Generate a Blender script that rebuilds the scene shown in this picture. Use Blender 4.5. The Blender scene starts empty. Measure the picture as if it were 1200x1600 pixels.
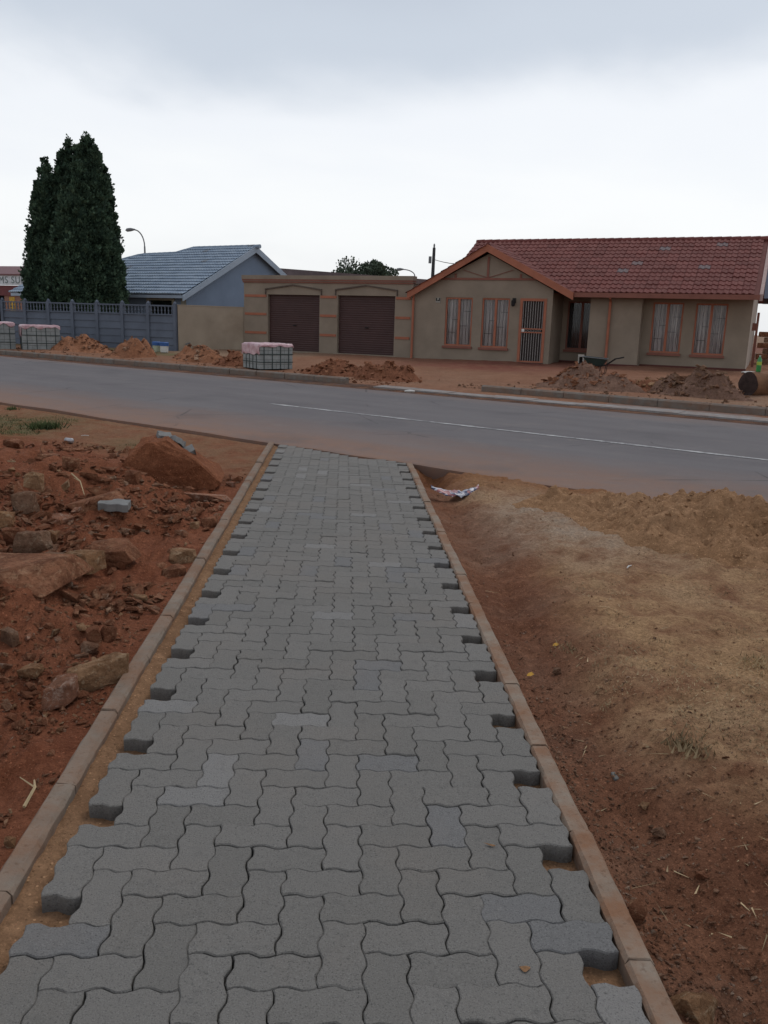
import bpy, bmesh, math, random
import numpy as np
from mathutils import Vector, Matrix, noise as mnoise

S = bpy.context.scene
COL = S.collection
R = math.radians
# ------------------------------------------------------------------ camera
CELL = .112                      # one paver module (half a paver length)
HC = 14.1657*CELL                # lens height above the paving
FPX, PCX, PCY = 1294.4, 600., 800.
_d = np.array([537.58-PCX, 502.61-PCY, FPX]); _d /= np.linalg.norm(_d)
_up = np.cross(np.array([1, .03124, 0]), _d); _up /= np.linalg.norm(_up)
if _up[1] > 0: _up = -_up
_X = np.cross(_d, _up)
if _X[0] < 0: _X = -_X
# rows: world axes written in camera axes (x right, y down, z forward)
cam_d = bpy.data.cameras.new('camera'); cam = bpy.data.objects.new('camera', cam_d); COL.objects.link(cam)
M = Matrix(((_X[0], -_X[1], -_X[2], 0), (_d[0], -_d[1], -_d[2], 0), (_up[0], -_up[1], -_up[2], HC), (0, 0, 0, 1)))
cam.matrix_world = M
cam_d.sensor_fit = 'VERTICAL'; cam_d.sensor_height = 36.; cam_d.lens = FPX/1600*36.
cam_d.clip_start = .05; cam_d.clip_end = 5000
S.camera = cam

# ------------------------------------------------------------------ world, sun, exposure
W = bpy.data.worlds.new('World'); S.world = W; W.use_nodes = True
wn, wl = W.node_tree.nodes, W.node_tree.links
wn.clear()
SUN_EL, SUN_AZ = 58., 40.       # degrees; azimuth clockwise from +Y
sky = wn.new('ShaderNodeTexSky'); sky.sky_type = 'NISHITA'; sky.sun_disc = False
sky.sun_elevation = R(SUN_EL); sky.sun_rotation = R(SUN_AZ); sky.dust_density = 3.; sky.air_density = 1.
tc = wn.new('ShaderNodeTexCoord')
sep = wn.new('ShaderNodeSeparateXYZ'); wl.new(tc.outputs['Generated'], sep.inputs[0])
def wmath(op, a, b=None, c=None):
    n = wn.new('ShaderNodeMath'); n.operation = op
    for i, v in enumerate((a, b, c)):
        if v is None: continue
        if isinstance(v, (int, float)): n.inputs[i].default_value = v
        else: wl.new(v, n.inputs[i])
    return n.outputs[0]
# the cloud deck seen in perspective: direction / (z + k)
zc = wmath('ADD', wmath('MAXIMUM', sep.outputs[2], 0.), .16)
cmb = wn.new('ShaderNodeCombineXYZ')
wl.new(wmath('DIVIDE', sep.outputs[0], zc), cmb.inputs[0]); wl.new(wmath('DIVIDE', sep.outputs[1], zc), cmb.inputs[1])
nz = wn.new('ShaderNodeTexNoise'); nz.inputs['Scale'].default_value = .8; nz.inputs['Detail'].default_value = 6.; nz.inputs['Roughness'].default_value = .5
nz.inputs['Distortion'].default_value = .25
wl.new(cmb.outputs[0], nz.inputs['Vector'])
# elevation + noise -> brightness of the deck
el = wmath('ADD', sep.outputs[2], wmath('MULTIPLY', wmath('SUBTRACT', nz.outputs[0], .5), .25))
rmp = wn.new('ShaderNodeValToRGB'); wl.new(el, rmp.inputs[0])
cr = rmp.color_ramp; cr.interpolation = 'EASE'
cr.elements[0].position = 0.; cr.elements[0].color = (.84, .86, .88, 1)
cr.elements[1].position = .12; cr.elements[1].color = (.93, .945, .955, 1)
for p, c in ((.20, (.87, .895, .93)), (.29, (.58, .635, .71)), (.42, (.46, .51, .59)), (1., (.43, .47, .54))):
    e = cr.elements.new(p); e.color = c+(1,)
scl = wn.new('ShaderNodeVectorMath'); scl.operation = 'SCALE'; scl.inputs['Scale'].default_value = .10
wl.new(sky.outputs[0], scl.inputs[0])
mx = wn.new('ShaderNodeMixRGB'); mx.inputs[0].default_value = .90
wl.new(scl.outputs[0], mx.inputs[1]); wl.new(rmp.outputs[0], mx.inputs[2])
bg = wn.new('ShaderNodeBackground'); bg.inputs['Strength'].default_value = 1.0
wl.new(mx.outputs[0], bg.inputs[0])
wo = wn.new('ShaderNodeOutputWorld'); wl.new(bg.outputs[0], wo.inputs[0])
sd = bpy.data.lights.new('sun', 'SUN'); sd.energy = .85; sd.angle = R(24); sd.color = (1, .97, .93)
so = bpy.data.objects.new('sun', sd); COL.objects.link(so)
sv = Vector((math.sin(R(SUN_AZ))*math.cos(R(SUN_EL)), math.cos(R(SUN_AZ))*math.cos(R(SUN_EL)), math.sin(R(SUN_EL))))
so.rotation_euler = sv.to_track_quat('Z', 'Y').to_euler(); so.location = (0, 0, 30)
S.view_settings.view_transform = 'Standard'; S.view_settings.look = 'None'; S.view_settings.gamma = 1.
S.view_settings.use_curve_mapping = False
S.view_settings.exposure = .12
S.render.engine = 'CYCLES'

# ------------------------------------------------------------------ helpers
rnd = random.Random(7)
NV = np.array([.637, .771]); UV = np.array([.771, -.637])     # across the road, along the road
N0 = 7.9                                                       # near road edge
def slope(n): return np.maximum(0., .0225*(n-N0))
def ray(px, py):
    v = np.array([px-PCX, py-PCY, FPX]); return np.array([v@_X, v@_d, v@_up])
def flat(px, py, z=0.):                                        # where a pixel's ray meets level z
    r = ray(px, py); return Vector(r*((z-HC)/r[2])+[0, 0, HC])
def far(px, py, zo=0.):                                        # ... meets the rising ground beyond the road edge
    r = ray(px, py); t = (-.0225*N0+zo-HC)/(r[2]-.0225*(r[:2]@NV)); return Vector(r*t+[0, 0, HC])
def dist(px, py, L):                                           # ... at forward distance L
    r = ray(px, py); return Vector(r*(L/r[1])+[0, 0, HC])
def nu(n, u, z=None):
    p = NV*n+UV*u; return Vector((p[0], p[1], float(slope(n)) if z is None else z))

def tag(o, label=None, cat=None, group=None, kind=None):
    if label: o['label'] = label
    if cat: o['category'] = cat
    if group: o['group'] = group
    if kind: o['kind'] = kind
    return o
def empty(name, loc=(0, 0, 0), rz=0., label=None, cat=None, group=None):
    o = bpy.data.objects.new(name, None); COL.objects.link(o); o.location = loc; o.rotation_euler = (0, 0, rz)
    o.empty_display_size = .1
    return tag(o, label, cat, group)
def link(name, me, parent=None, loc=None, rz=None):
    o = bpy.data.objects.new(name, me); COL.objects.link(o)
    if parent: o.parent = parent
    if loc is not None: o.location = loc
    if rz is not None: o.rotation_euler = (0, 0, rz) if isinstance(rz, (int, float)) else rz
    return o
class MB:
    def __init__(s): s.v = []; s.f = []
    def add(s, v, f):
        b = len(s.v); s.v += [tuple(p) for p in v]; s.f += [tuple(i+b for i in q) for q in f]; return s
    def quad(s, a, b, c, d): return s.add((a, b, c, d), ((0, 1, 2, 3),))
    def box(s, x0, x1, y0, y1, z0, z1):
        return s.add([(x, y, z) for z in (z0, z1) for y in (y0, y1) for x in (x0, x1)],
                     ((0, 2, 3, 1), (4, 5, 7, 6), (0, 1, 5, 4), (2, 6, 7, 3), (0, 4, 6, 2), (1, 3, 7, 5)))
    def prism(s, poly, off):                                   # poly: 3-D points, off: extrusion vector
        n = len(poly); o = Vector(off)
        v = [Vector(p) for p in poly]; v += [p+o for p in v]
        return s.add(v, [tuple(range(n-1, -1, -1)), tuple(range(n, 2*n))]+[(i, (i+1) % n, n+(i+1) % n, n+i) for i in range(n)])
    def tube(s, pts, rad, k=6, cap=True):
        pts = [Vector(p) for p in pts]; n = len(pts)
        rad = rad if isinstance(rad, (list, tuple)) else [rad]*n
        b = len(s.v)
        for i, p in enumerate(pts):
            t = (pts[min(i+1, n-1)]-pts[max(i-1, 0)]).normalized()
            a = t.orthogonal().normalized() if abs(t.z) > .9 else t.cross(Vector((0, 0, 1))).normalized()
            c = t.cross(a)
            for j in range(k):
                q = p+(a*math.cos(j*2*math.pi/k)+c*math.sin(j*2*math.pi/k))*rad[i]; s.v.append(tuple(q))
        for i in range(n-1):
            for j in range(k):
                s.f.append((b+i*k+j, b+i*k+(j+1) % k, b+(i+1)*k+(j+1) % k, b+(i+1)*k+j))
        if cap:
            s.f.append(tuple(b+j for j in range(k-1, -1, -1))); s.f.append(tuple(b+(n-1)*k+j for j in range(k)))
        return s
    def lathe(s, prof, k=14, c=(0, 0, 0)):
        b = len(s.v)
        for r, z in prof:
            for j in range(k): s.v.append((c[0]+r*math.cos(j*2*math.pi/k), c[1]+r*math.sin(j*2*math.pi/k), c[2]+z))
        for i in range(len(prof)-1):
            for j in range(k): s.f.append((b+i*k+j, b+i*k+(j+1) % k, b+(i+1)*k+(j+1) % k, b+(i+1)*k+j))
        s.f.append(tuple(b+j for j in range(k-1, -1, -1))); s.f.append(tuple(b+(len(prof)-1)*k+j for j in range(k)))
        return s
    def mesh(s, name, m, smooth=False):
        me = bpy.data.meshes.new(name); me.from_pydata(s.v, [], s.f); me.materials.append(m)
        if smooth: me.polygons.foreach_set('use_smooth', [True]*len(me.polygons))
        me.update(); return me
    def build(s, name, m, parent=None, loc=None, rz=None, smooth=False):
        return link(name, s.mesh(name, m, smooth), parent, loc, rz)
def recalc(me):
    bm = bmesh.new(); bm.from_mesh(me); bmesh.ops.recalc_face_normals(bm, faces=bm.faces); bm.to_mesh(me); bm.free()
def bevel(o, w=.01, seg=1):
    m = o.modifiers.new('bevel', 'BEVEL'); m.width = w; m.segments = seg; m.limit_method = 'ANGLE'; return o

# value noise on arrays
def vnoise(x, y, seed=0):
    xi = np.floor(x).astype(np.int64); yi = np.floor(y).astype(np.int64); fx = x-xi; fy = y-yi
    fx = fx*fx*(3-2*fx); fy = fy*fy*(3-2*fy)
    def h(a, b):
        n = (a*374761393+b*668265263+seed*1442695041) & 0x7fffffff
        n = ((n ^ (n >> 13))*1274126177) & 0x7fffffff
        return ((n ^ (n >> 16)) & 0xffff)/65535.
    return (h(xi, yi)*(1-fx)+h(xi+1, yi)*fx)*(1-fy)+(h(xi, yi+1)*(1-fx)+h(xi+1, yi+1)*fx)*fy
def fbm(x, y, seed=0, oct=4, lac=2.1, gain=.5):
    a = 1.; t = 0.; s = 0.
    for i in range(oct):
        t = t+a*(vnoise(x, y, seed+i*17)-.5); s += a; x = x*lac+3.1; y = y*lac+7.7; a *= gain
    return t/s*2
def sstep(a, b, x):
    t = np.clip((x-a)/(b-a), 0, 1); return t*t*(3-2*t)

# ------------------------------------------------------------------ materials
MATS = {}
class NT:
    def __init__(s, name):
        s.m = bpy.data.materials.new(name); s.m.use_nodes = True; s.t = s.m.node_tree; s.n = s.t.nodes; s.l = s.t.links
        s.b = s.n['Principled BSDF']; MATS[name] = s.m
        s.geo = s.n.new('ShaderNodeNewGeometry'); s.P = s.geo.outputs['Position']
    def set(s, k, v):
        if hasattr(v, 'is_linked') or hasattr(v, 'links'): s.l.new(v, s.b.inputs[k])
        else: s.b.inputs[k].default_value = v
    def noise(s, scale, detail=4., rough=.55, dist=0., vec=None):
        n = s.n.new('ShaderNodeTexNoise'); n.inputs['Scale'].default_value = scale; n.inputs['Detail'].default_value = detail
        n.inputs['Roughness'].default_value = rough; n.inputs['Distortion'].default_value = dist
        s.l.new(vec or s.P, n.inputs['Vector']); return n.outputs[0]
    def vor(s, scale, feat='F1', out='Distance', vec=None):
        n = s.n.new('ShaderNodeTexVoronoi'); n.inputs['Scale'].default_value = scale; n.feature = feat
        s.l.new(vec or s.P, n.inputs['Vector']); return n.outputs[out]
    def math(s, op, a, b=None, c=None, clamp=False):
        n = s.n.new('ShaderNodeMath'); n.operation = op; n.use_clamp = clamp
        for i, v in enumerate((a, b, c)):
            if v is None: continue
            if isinstance(v, (int, float)): n.inputs[i].default_value = v
            else: s.l.new(v, n.inputs[i])
        return n.outputs[0]
    def rng(s, v, a, b, c=0., d=1.):
        n = s.n.new('ShaderNodeMapRange'); n.inputs[1].default_value = a; n.inputs[2].default_value = b
        n.inputs[3].default_value = c; n.inputs[4].default_value = d; s.l.new(v, n.inputs[0]); return n.outputs[0]
    def mix(s, f, a, b, mode='MIX'):
        n = s.n.new('ShaderNodeMixRGB'); n.blend_type = mode
        for i, v in enumerate((f, a, b)):
            if isinstance(v, (int, float)): n.inputs[i].default_value = v if i == 0 else v
            elif isinstance(v, tuple): n.inputs[i].default_value = v if len(v) == 4 else v+(1,)
            else: s.l.new(v, n.inputs[i])
        return n.outputs[0]
    def attr(s, name):
        n = s.n.new('ShaderNodeAttribute'); n.attribute_name = name; return n.outputs['Fac']
    def bump(s, h, strength=.4, distance=.02):
        n = s.n.new('ShaderNodeBump'); n.inputs['Strength'].default_value = strength; n.inputs['Distance'].default_value = distance
        s.l.new(h, n.inputs['Height']); s.l.new(n.outputs[0], s.b.inputs['Normal'])
    def scaled(s, sx, sy, sz):
        n = s.n.new('ShaderNodeVectorMath'); n.operation = 'MULTIPLY'; n.inputs[1].default_value = (sx, sy, sz)
        s.l.new(s.P, n.inputs[0]); return n.outputs[0]
def simple(name, col, rough=.8, var=.15, scale=6., bump=.15, bscale=60., bd=.004, dirt=None, metal=0.):
    t = NT(name); n = t.noise(scale, 5.)
    lo = tuple(c*(1-var) for c in col); hi = tuple(min(1, c*(1+var)) for c in col)
    c = t.mix(t.rng(n, .3, .7), lo, hi)
    if dirt:
        c = t.mix(t.math('MULTIPLY', t.rng(t.noise(scale*.45, 6., .65), .48, .72), dirt[1]), c, dirt[0])
    t.set('Base Color', c); t.set('Roughness', rough); t.set('Metallic', metal); t.set('Specular IOR Level', .3)
    if bump: t.bump(t.noise(bscale, 3.), bump, bd)
    return t.m

RED = (.195, .062, .030); DUST = (.25, .125, .075)
# paving blocks: per-block tint
def paver_mat():
    t = NT('paver_concrete')
    oi = t.n.new('ShaderNodeObjectInfo')
    r = t.math('FRACT', t.math('ADD', oi.outputs['Random'], t.geo.outputs['Random Per Island']))
    r2 = t.math('FRACT', t.math('MULTIPLY', r, 7.31)); r3 = t.math('FRACT', t.math('MULTIPLY', r, 23.7))
    c = t.mix(r, (.166, .155, .139), (.192, .179, .162))
    c = t.mix(t.math('MULTIPLY', t.math('GREATER_THAN', r2, .93), .5), c, (.165, .165, .170))
    c = t.mix(t.math('MULTIPLY', t.math('GREATER_THAN', r3, .96), .5), c, (.26, .25, .24))
    c = t.mix(t.math('MULTIPLY', t.rng(t.noise(1.3, 6., .65), .48, .72), .42), c, (.22, .185, .155))     # brown site dust
    sp = t.noise(260., 3., .7); c = t.mix(t.math('MULTIPLY', t.rng(sp, .52, .75), .55), c, (.33, .32, .305))
    c = t.mix(t.math('MULTIPLY', t.rng(t.noise(190., 3., .6), .54, .70), .75), c, (.065, .063, .06))
    blot = t.noise(23., 4.); c = t.mix(t.math('MULTIPLY', t.rng(blot, .56, .8), .35), c, (.09, .086, .082))
    t.set('Base Color', c); t.set('Roughness', .9); t.set('Specular IOR Level', .2)
    t.bump(t.math('ADD', t.noise(230., 4., .7), t.math('MULTIPLY', t.noise(60., 4., .6), .8)), .8, .006)
    return t.m
M_PAVER = paver_mat()
def kerb_mat(name, base, soil):
    t = NT(name); c = t.mix(t.rng(t.noise(9., 5.), .3, .7), tuple(k*.85 for k in base), tuple(k*1.15 for k in base))
    c = t.mix(t.math('MULTIPLY', t.rng(t.noise(3.2, 7., .7), .40, .62), soil), c, (.22, .105, .055))
    c = t.mix(t.math('MULTIPLY', t.rng(t.noise(55., 3.), .58, .75), .5), c, (.10, .05, .03))
    t.set('Base Color', c); t.set('Roughness', .93); t.set('Specular IOR Level', .15)
    t.bump(t.noise(90., 5., .65), .5, .006); return t.m
M_KERBL = kerb_mat('kerb_concrete_left', (.215, .172, .135), .6)
M_KERBR = kerb_mat('kerb_concrete_right', (.25, .20, .155), .85)
M_KERBF = kerb_mat('kerb_concrete_far', (.17, .15, .13), .45)
M_CHAN = kerb_mat('channel_concrete', (.27, .26, .25), .4)
def soil_mat(name, c1, c2, bstr=.8, attrs=()):
    t = NT(name)
    c = t.mix(t.rng(t.noise(1.6, 6., .6), .32, .68), c1, c2)
    c = t.mix(t.math('MULTIPLY', t.rng(t.noise(14., 5., .65), .5, .72), .5), c, tuple(min(1, k*1.7) for k in c2))
    c = t.mix(t.math('MULTIPLY', t.rng(t.noise(34., 5., .7), .52, .7), .55), c, tuple(k*.55 for k in c1))
    c = t.mix(t.math('MULTIPLY', t.math('LESS_THAN', t.vor(70.), .17), .55), c, (.38, .19, .11))
    c = t.mix(t.math('MULTIPLY', t.rng(t.noise(140., 4., .7), .52, .68), .5), c, tuple(k*.5 for k in c1)); c = t.mix(t.math('MULTIPLY', t.rng(t.noise(95., 4., .7), .56, .70), .5), c, tuple(min(1, k*1.9) for k in c2))
    c = t.mix(t.math('MULTIPLY', t.math('LESS_THAN', t.vor(31.), .13), .6), c, tuple(min(1, k*2.1) for k in c2)); c = t.mix(t.math('MULTIPLY', t.math('LESS_THAN', t.vor(47.), .16), .6), c, tuple(k*.4 for k in c1))
    for an, col in attrs:
        f = t.math('MULTIPLY', t.attr(an), t.rng(t.noise(3.5, 7., .7), .30, .58))
        cc = t.mix(t.rng(t.noise(42., 8., .8), .38, .64), tuple(k*.62 for k in col), tuple(min(1, k*1.25) for k in col))
        cc = t.mix(t.math('MULTIPLY', t.rng(t.noise(130., 5., .8), .54, .64), .6), cc, tuple(k*.45 for k in col))
        c = t.mix(f, c, cc)
    t.set('Base Color', c); t.set('Roughness', .96); t.set('Specular IOR Level', .1)
    h = t.math('ADD', t.noise(38., 7., .72), t.math('MULTIPLY', t.noise(9., 5., .6), 1.6))
    t.bump(h, bstr, .035); return t.m
M_SOIL = soil_mat('red_soil', RED, (.275, .104, .054), 1.0, (('grass', (.10, .115, .04)), ('tan', (.30, .20, .115))))
M_SOILR = soil_mat('brown_soil', (.155, .062, .034), (.24, .108, .060), .9, (('tan', (.47, .285, .150)), ('pale', (.42, .31, .225)), ('red', (.27, .115, .05))))
M_VERGE = soil_mat('verge_soil', (.19, .088, .052), (.26, .135, .082), .5, (('grass', (.09, .11, .04)), ('tan', (.30, .21, .14)), ('drive', (.20, .07, .05))))
M_SAND = soil_mat('building_sand', (.27, .145, .072), (.36, .21, .115), .7)
M_BED = soil_mat('bedding_sand', (.20, .108, .058), (.27, .155, .085), .5)
M_HEAP = {k: soil_mat('heap_'+k, a, b, .9) for k, a, b in (('orange', (.24, .10, .05), (.34, .16, .09)), ('red', (.19, .075, .042), (.26, .11, .06)), ('grey', (.15, .085, .06), (.23, .135, .095)))}
def rock_mat(name, c1, c2, c3):
    t = NT(name); oi = t.n.new('ShaderNodeObjectInfo'); r = t.math('FRACT', t.math('ADD', oi.outputs['Random'], t.geo.outputs['Random Per Island']))
    c = t.mix(r, c1, c2)
    c = t.mix(t.rng(t.noise(7., 6., .65, .6), .42, .62), c, tuple(k*.62 for k in c1))
    c = t.mix(t.math('MULTIPLY', t.rng(t.noise(13., 6., .7, 1.), .54, .68), .75), c, c3)
    c = t.mix(t.math('MULTIPLY', t.rng(t.noise(60., 6., .75), .52, .62), .6), c, tuple(k*.45 for k in c1)); c = t.mix(t.math('MULTIPLY', t.rng(t.noise(33., 6., .75, .8), .56, .64), .7), c, c3)
    c = t.mix(t.math('MULTIPLY', t.rng(t.noise(4., 4.), .45, .65), .45), c, (.18, .07, .036))
    t.set('Base Color', c); t.set('Roughness', .92); t.set('Specular IOR Level', .15)
    t.bump(t.math('ADD', t.noise(26., 9., .75), t.math('MULTIPLY', t.vor(11.), .8)), 1., .035); return t.m
M_ROCK = rock_mat('brown_rock', (.23, .088, .044), (.33, .145, .078), (.45, .26, .15))
M_ROCKP = rock_mat('pink_rock', (.40, .19, .115), (.35, .15, .085), (.56, .42, .33))
M_ROCKO = rock_mat('ochre_rock', (.32, .165, .08), (.38, .22, .12), (.48, .35, .22))
M_ROCKG = rock_mat('grey_rock', (.215, .118, .070), (.27, .155, .098), (.40, .29, .20))
M_CHIP = rock_mat('stone_chip', (.22, .095, .05), (.38, .23, .145), (.48, .37, .28))
M_GREYB = simple('broken_paver', (.20, .195, .185), .9, .2, 12., .5, 150.)
def road_mat():
    t = NT('asphalt')
    n = t.n.new('ShaderNodeVectorMath'); n.operation = 'DOT_PRODUCT'; n.inputs[1].default_value = (NV[0], NV[1], 0); t.l.new(t.P, n.inputs[0])
    ns = t.math('SUBTRACT', n.outputs['Value'], N0)
    st = t.n.new('ShaderNodeVectorMath'); st.operation = 'DOT_PRODUCT'; st.inputs[1].default_value = (UV[0], UV[1], 0); t.l.new(t.P, st.inputs[0])
    cb = t.n.new('ShaderNodeCombineXYZ'); t.l.new(t.math('MULTIPLY', st.outputs['Value'], .22), cb.inputs[0]); t.l.new(ns, cb.inputs[1])
    streak = t.noise(1.6, 6., .6, 0., cb.outputs[0])
    c = t.mix(t.rng(streak, .3, .7), (.112, .100, .102), (.150, .135, .134))
    c = t.mix(t.math('MULTIPLY', t.rng(t.noise(120., 3., .7), .5, .75), .4), c, (.22, .205, .20))
    wob = t.math('ADD', ns, t.math('MULTIPLY', t.math('SUBTRACT', streak, .5), 2.2))
    d1 = t.rng(wob, 2.2, -.1, 0., .9); d2 = t.rng(wob, 6.0, 7.6, 0., .55)
    dust = t.math('MULTIPLY', t.math('MAXIMUM', d1, d2), t.rng(t.noise(5., 6., .7), .2, .6, .55, 1.))
    c = t.mix(dust, c, (.25, .135, .085))
    crk = t.vor(.55, 'DISTANCE_TO_EDGE', 'Distance', t.mix(.25, t.P, t.n.new('ShaderNodeTexNoise').outputs[1]))
    c = t.mix(t.math('MULTIPLY', t.math('LESS_THAN', crk, .006), t.rng(t.noise(.7, 3.), .5, .6, 0., .6)), c, (.05, .045, .045))
    c = t.mix(t.math('MULTIPLY', t.rng(t.noise(2.4, 7., .75), .55, .70), .45), c, (.21, .175, .155))
    c = t.mix(t.math('MULTIPLY', t.rng(t.noise(.6, 5., .6), .55, .70), .4), c, (.075, .070, .072))
    t.set('Base Color', c); t.set('Roughness', .85); t.set('Specular IOR Level', .25)
    t.bump(t.noise(170., 4., .7), .35, .006); return t.m
M_ROAD = road_mat()
t = NT('road_paint'); c = t.mix(t.rng(t.noise(7., 6., .7), .38, .66), (.14, .13, .135), (.50, .49, .47)); t.set('Base Color', c); t.set('Roughness', .8); M_PAINT = t.m

# ================================================================== GROUND
def grid_mesh(name, xs, ys, zf, m, attrs=None, swap=False):
    Xg, Yg = np.meshgrid(xs, ys); Zg = zf(Xg, Yg)
    nx, ny = len(xs), len(ys)
    v = np.stack([Xg, Yg, Zg], -1).reshape(-1, 3)
    i = np.arange((nx-1)*(ny-1)); a = (i//(nx-1))*nx+i % (nx-1)
    f = np.stack([a, a+1, a+nx+1, a+nx], -1)
    return raw_mesh(name, v, f, m, {k: fn(Xg, Yg).reshape(-1) for k, fn in (attrs or {}).items()})
def raw_mesh(name, v, f, m, attrs=None, smooth=True):
    me = bpy.data.meshes.new(name); me.from_pydata(v.tolist(), [], f.tolist()); me.materials.append(m)
    if smooth: me.polygons.foreach_set('use_smooth', [True]*len(me.polygons))
    for k, val in (attrs or {}).items():
        at = me.attributes.new(k, 'FLOAT', 'POINT'); at.data.foreach_set('value', np.asarray(val, dtype=np.float32))
    me.update(); return me
KL0, KL1 = -.975, -.900          # left kerb
KR0, KR1 = .757, .832            # right kerb
def Nof(x, y): return NV[0]*x+NV[1]*y
# --- left: dug-up red soil
def zl(x, y):
    e = KL0-x                                                   # distance left of the kerb
    nn = N0-Nof(x, y)                                           # distance before the road edge
    far_fade = sstep(1.9, 3.6, nn+.5*fbm(x*.8, y*.8, 5))
    hump = .23*sstep(.15, 1.5, e)*far_fade*sstep(-.5, 2.5, y)
    z = -.03+hump+fbm(x*1.1, y*1.1, 1, 4)*.14*sstep(.1, .9, e)*far_fade
    z = z+fbm(x*4.5, y*4.5, 2, 4)*.095*sstep(.0, .35, e)*(.25+.75*far_fade)
    z = z+fbm(x*17, y*17, 3, 3)*.034*sstep(0, .2, e)*(.3+.7*far_fade)
    z = z+np.maximum(0, fbm(x*9, y*9, 9, 3)-.15)*.07*sstep(.1, .5, e)*far_fade
    return np.where(nn < .25, np.minimum(z, -.015+(-.05)*sstep(.25, 0, nn)), z)
def geo(a, b, n, p): return a+(b-a)*(np.linspace(0, 1, n)**p)
xs = KL0-geo(0, 9., 230, 1.9); ys = geo(-1.5, 21., 330, 1.5)
def grass_left(x, y):
    # green patch near the road far left
    c1 = np.exp(-(((x+4.9)/.95)**2+((y-12.1)/1.5)**2)*1.0)+.45*np.exp(-(((x+2.6)/.6)**2+((y-10.6)/.6)**2))
    return np.clip(c1*1.5+fbm(x*2, y*2, 21)*.3-.12, 0, 1)
def tan_left(x, y):
    nn = N0-Nof(x, y); return .55*sstep(2.6, 1.4, nn)
gl = link('ground', grid_mesh('ground', xs, ys, zl, M_SOIL, {'grass': grass_left, 'tan': tan_left}))
recalc(gl.data)
# cut the sheet at the road edge
def cut(o, n_at, keep_less=True):
    bm = bmesh.new(); bm.from_mesh(o.data)
    bmesh.ops.bisect_plane(bm, geom=bm.verts[:]+bm.edges[:]+bm.faces[:], plane_co=(NV[0]*n_at, NV[1]*n_at, 0), plane_no=(NV[0], NV[1], 0), clear_outer=keep_less, clear_inner=not keep_less)
    bm.to_mesh(o.data); bm.free()
cut(gl, N0+.03)
tag(gl, kind='structure')
# --- right: brown soil, dry grass
def bank(y): return 1.22+.10*np.sin(y*1.3+.6)+1.2*np.exp(-((y-1.1)/.85)**2)+.16*fbm(y*1.3, y*0+.5, 31)
def zr(x, y):
    e = x-KR1; nn = N0-Nof(x, y)
    b = bank(y)
    z = -.035-.06*np.exp(-((e-.22)/.16)**2)+.08*sstep(-.30, .30, x-b)
    z = z+fbm(x*1.3, y*1.3, 41, 3)*.045*sstep(0, .5, e)+fbm(x*6, y*6, 42, 4)*.042*sstep(0, .2, e)+fbm(x*22, y*22, 43, 3)*.017*sstep(0, .1, e)
    # the hole dug beside the kerb end at the road
    z = z-.20*np.exp(-(((x-1.02)/.22)**2+((y-8.95)/.42)**2)*1.2)
    return np.where(nn < .3, np.minimum(z, .0-.045*sstep(.3, 0, nn)), z)
xs = KR1+geo(0, 8., 210, 1.8); ys = geo(-1.5, 12., 320, 1.4)
def tan_right(x, y): return np.clip(sstep(-.15, .35, x-bank(y))*(.95+.4*fbm(x*1.5, y*1.5, 51)), 0, 1)
def pale_right(x, y): return np.clip(1.3*np.exp(-(((x-1.85)/.65)**2+((y-6.6)/1.0)**2))+.25*fbm(x*3, y*3, 52), 0, 1)
def red_right(x, y):
    nn = N0-Nof(x, y); return np.clip(sstep(1.3, .3, nn)+.2*fbm(x*3, y*3, 53)*sstep(1.5, .5, nn), 0, 1)*.9
gr = link('ground', grid_mesh('ground', xs, ys, zr, M_SOILR, {'tan': tan_right, 'pale': pale_right, 'red': red_right}))
recalc(gr.data); cut(gr, N0+.03); tag(gr, kind='structure')
# --- beyond the road: rising red verge, then level ground to the horizon
def zv(n, u):
    z = slope(n)
    z = np.where(n > 40, slope(40.)+0*n, z)
    bumpy = sstep(15.6, 16.6, n)*sstep(60, 30, n)
    return z+bumpy*(fbm(n*.7, u*.7, 61)*.05+fbm(n*3, u*3, 62)*.018)-.012
ns = np.concatenate([np.linspace(14.6, 30, 150), geo(30.3, 900, 40, 3)]); us = np.concatenate([-geo(45.3, 900, 30, 3)[::-1], np.linspace(-45, 15, 330), geo(15.3, 900, 30, 3)])
Ng, Ug = np.meshgrid(ns, us); Zg = zv(Ng, Ug)
v = np.stack([NV[0]*Ng+UV[0]*Ug, NV[1]*Ng+UV[1]*Ug, Zg], -1).reshape(-1, 3)
nx = len(ns); i = np.arange((nx-1)*(len(us)-1)); a = (i//(nx-1))*nx+i % (nx-1)
f = np.stack([a, a+nx, a+nx+1, a+1], -1)
gv_ = sstep(21.5, 20.3, Ng+.6*fbm(Ng, Ug, 63))*0+np.clip(1.4*np.exp(-((Ng-19.6)/.8)**2)*sstep(-22, -25, Ug), 0, 1)
drive = np.clip(np.exp(-(((Ug+13.5)/3.2)**2))*sstep(20.5, 22.5, Ng)*1.1, 0, 1)
tn = np.clip(.8*sstep(-7, -3, Ug)*sstep(17, 18, Ng)+.8*sstep(19, 21.5, Ng)*sstep(-19, -21, Ug)+.5*fbm(Ng*.6, Ug*.6, 64), 0, 1)
gv = link('ground', raw_mesh('ground', v, f, M_VERGE, {'grass': gv_.reshape(-1), 'tan': tn.reshape(-1), 'drive': drive.reshape(-1)}))
recalc(gv.data); tag(gv, kind='structure')
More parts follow.
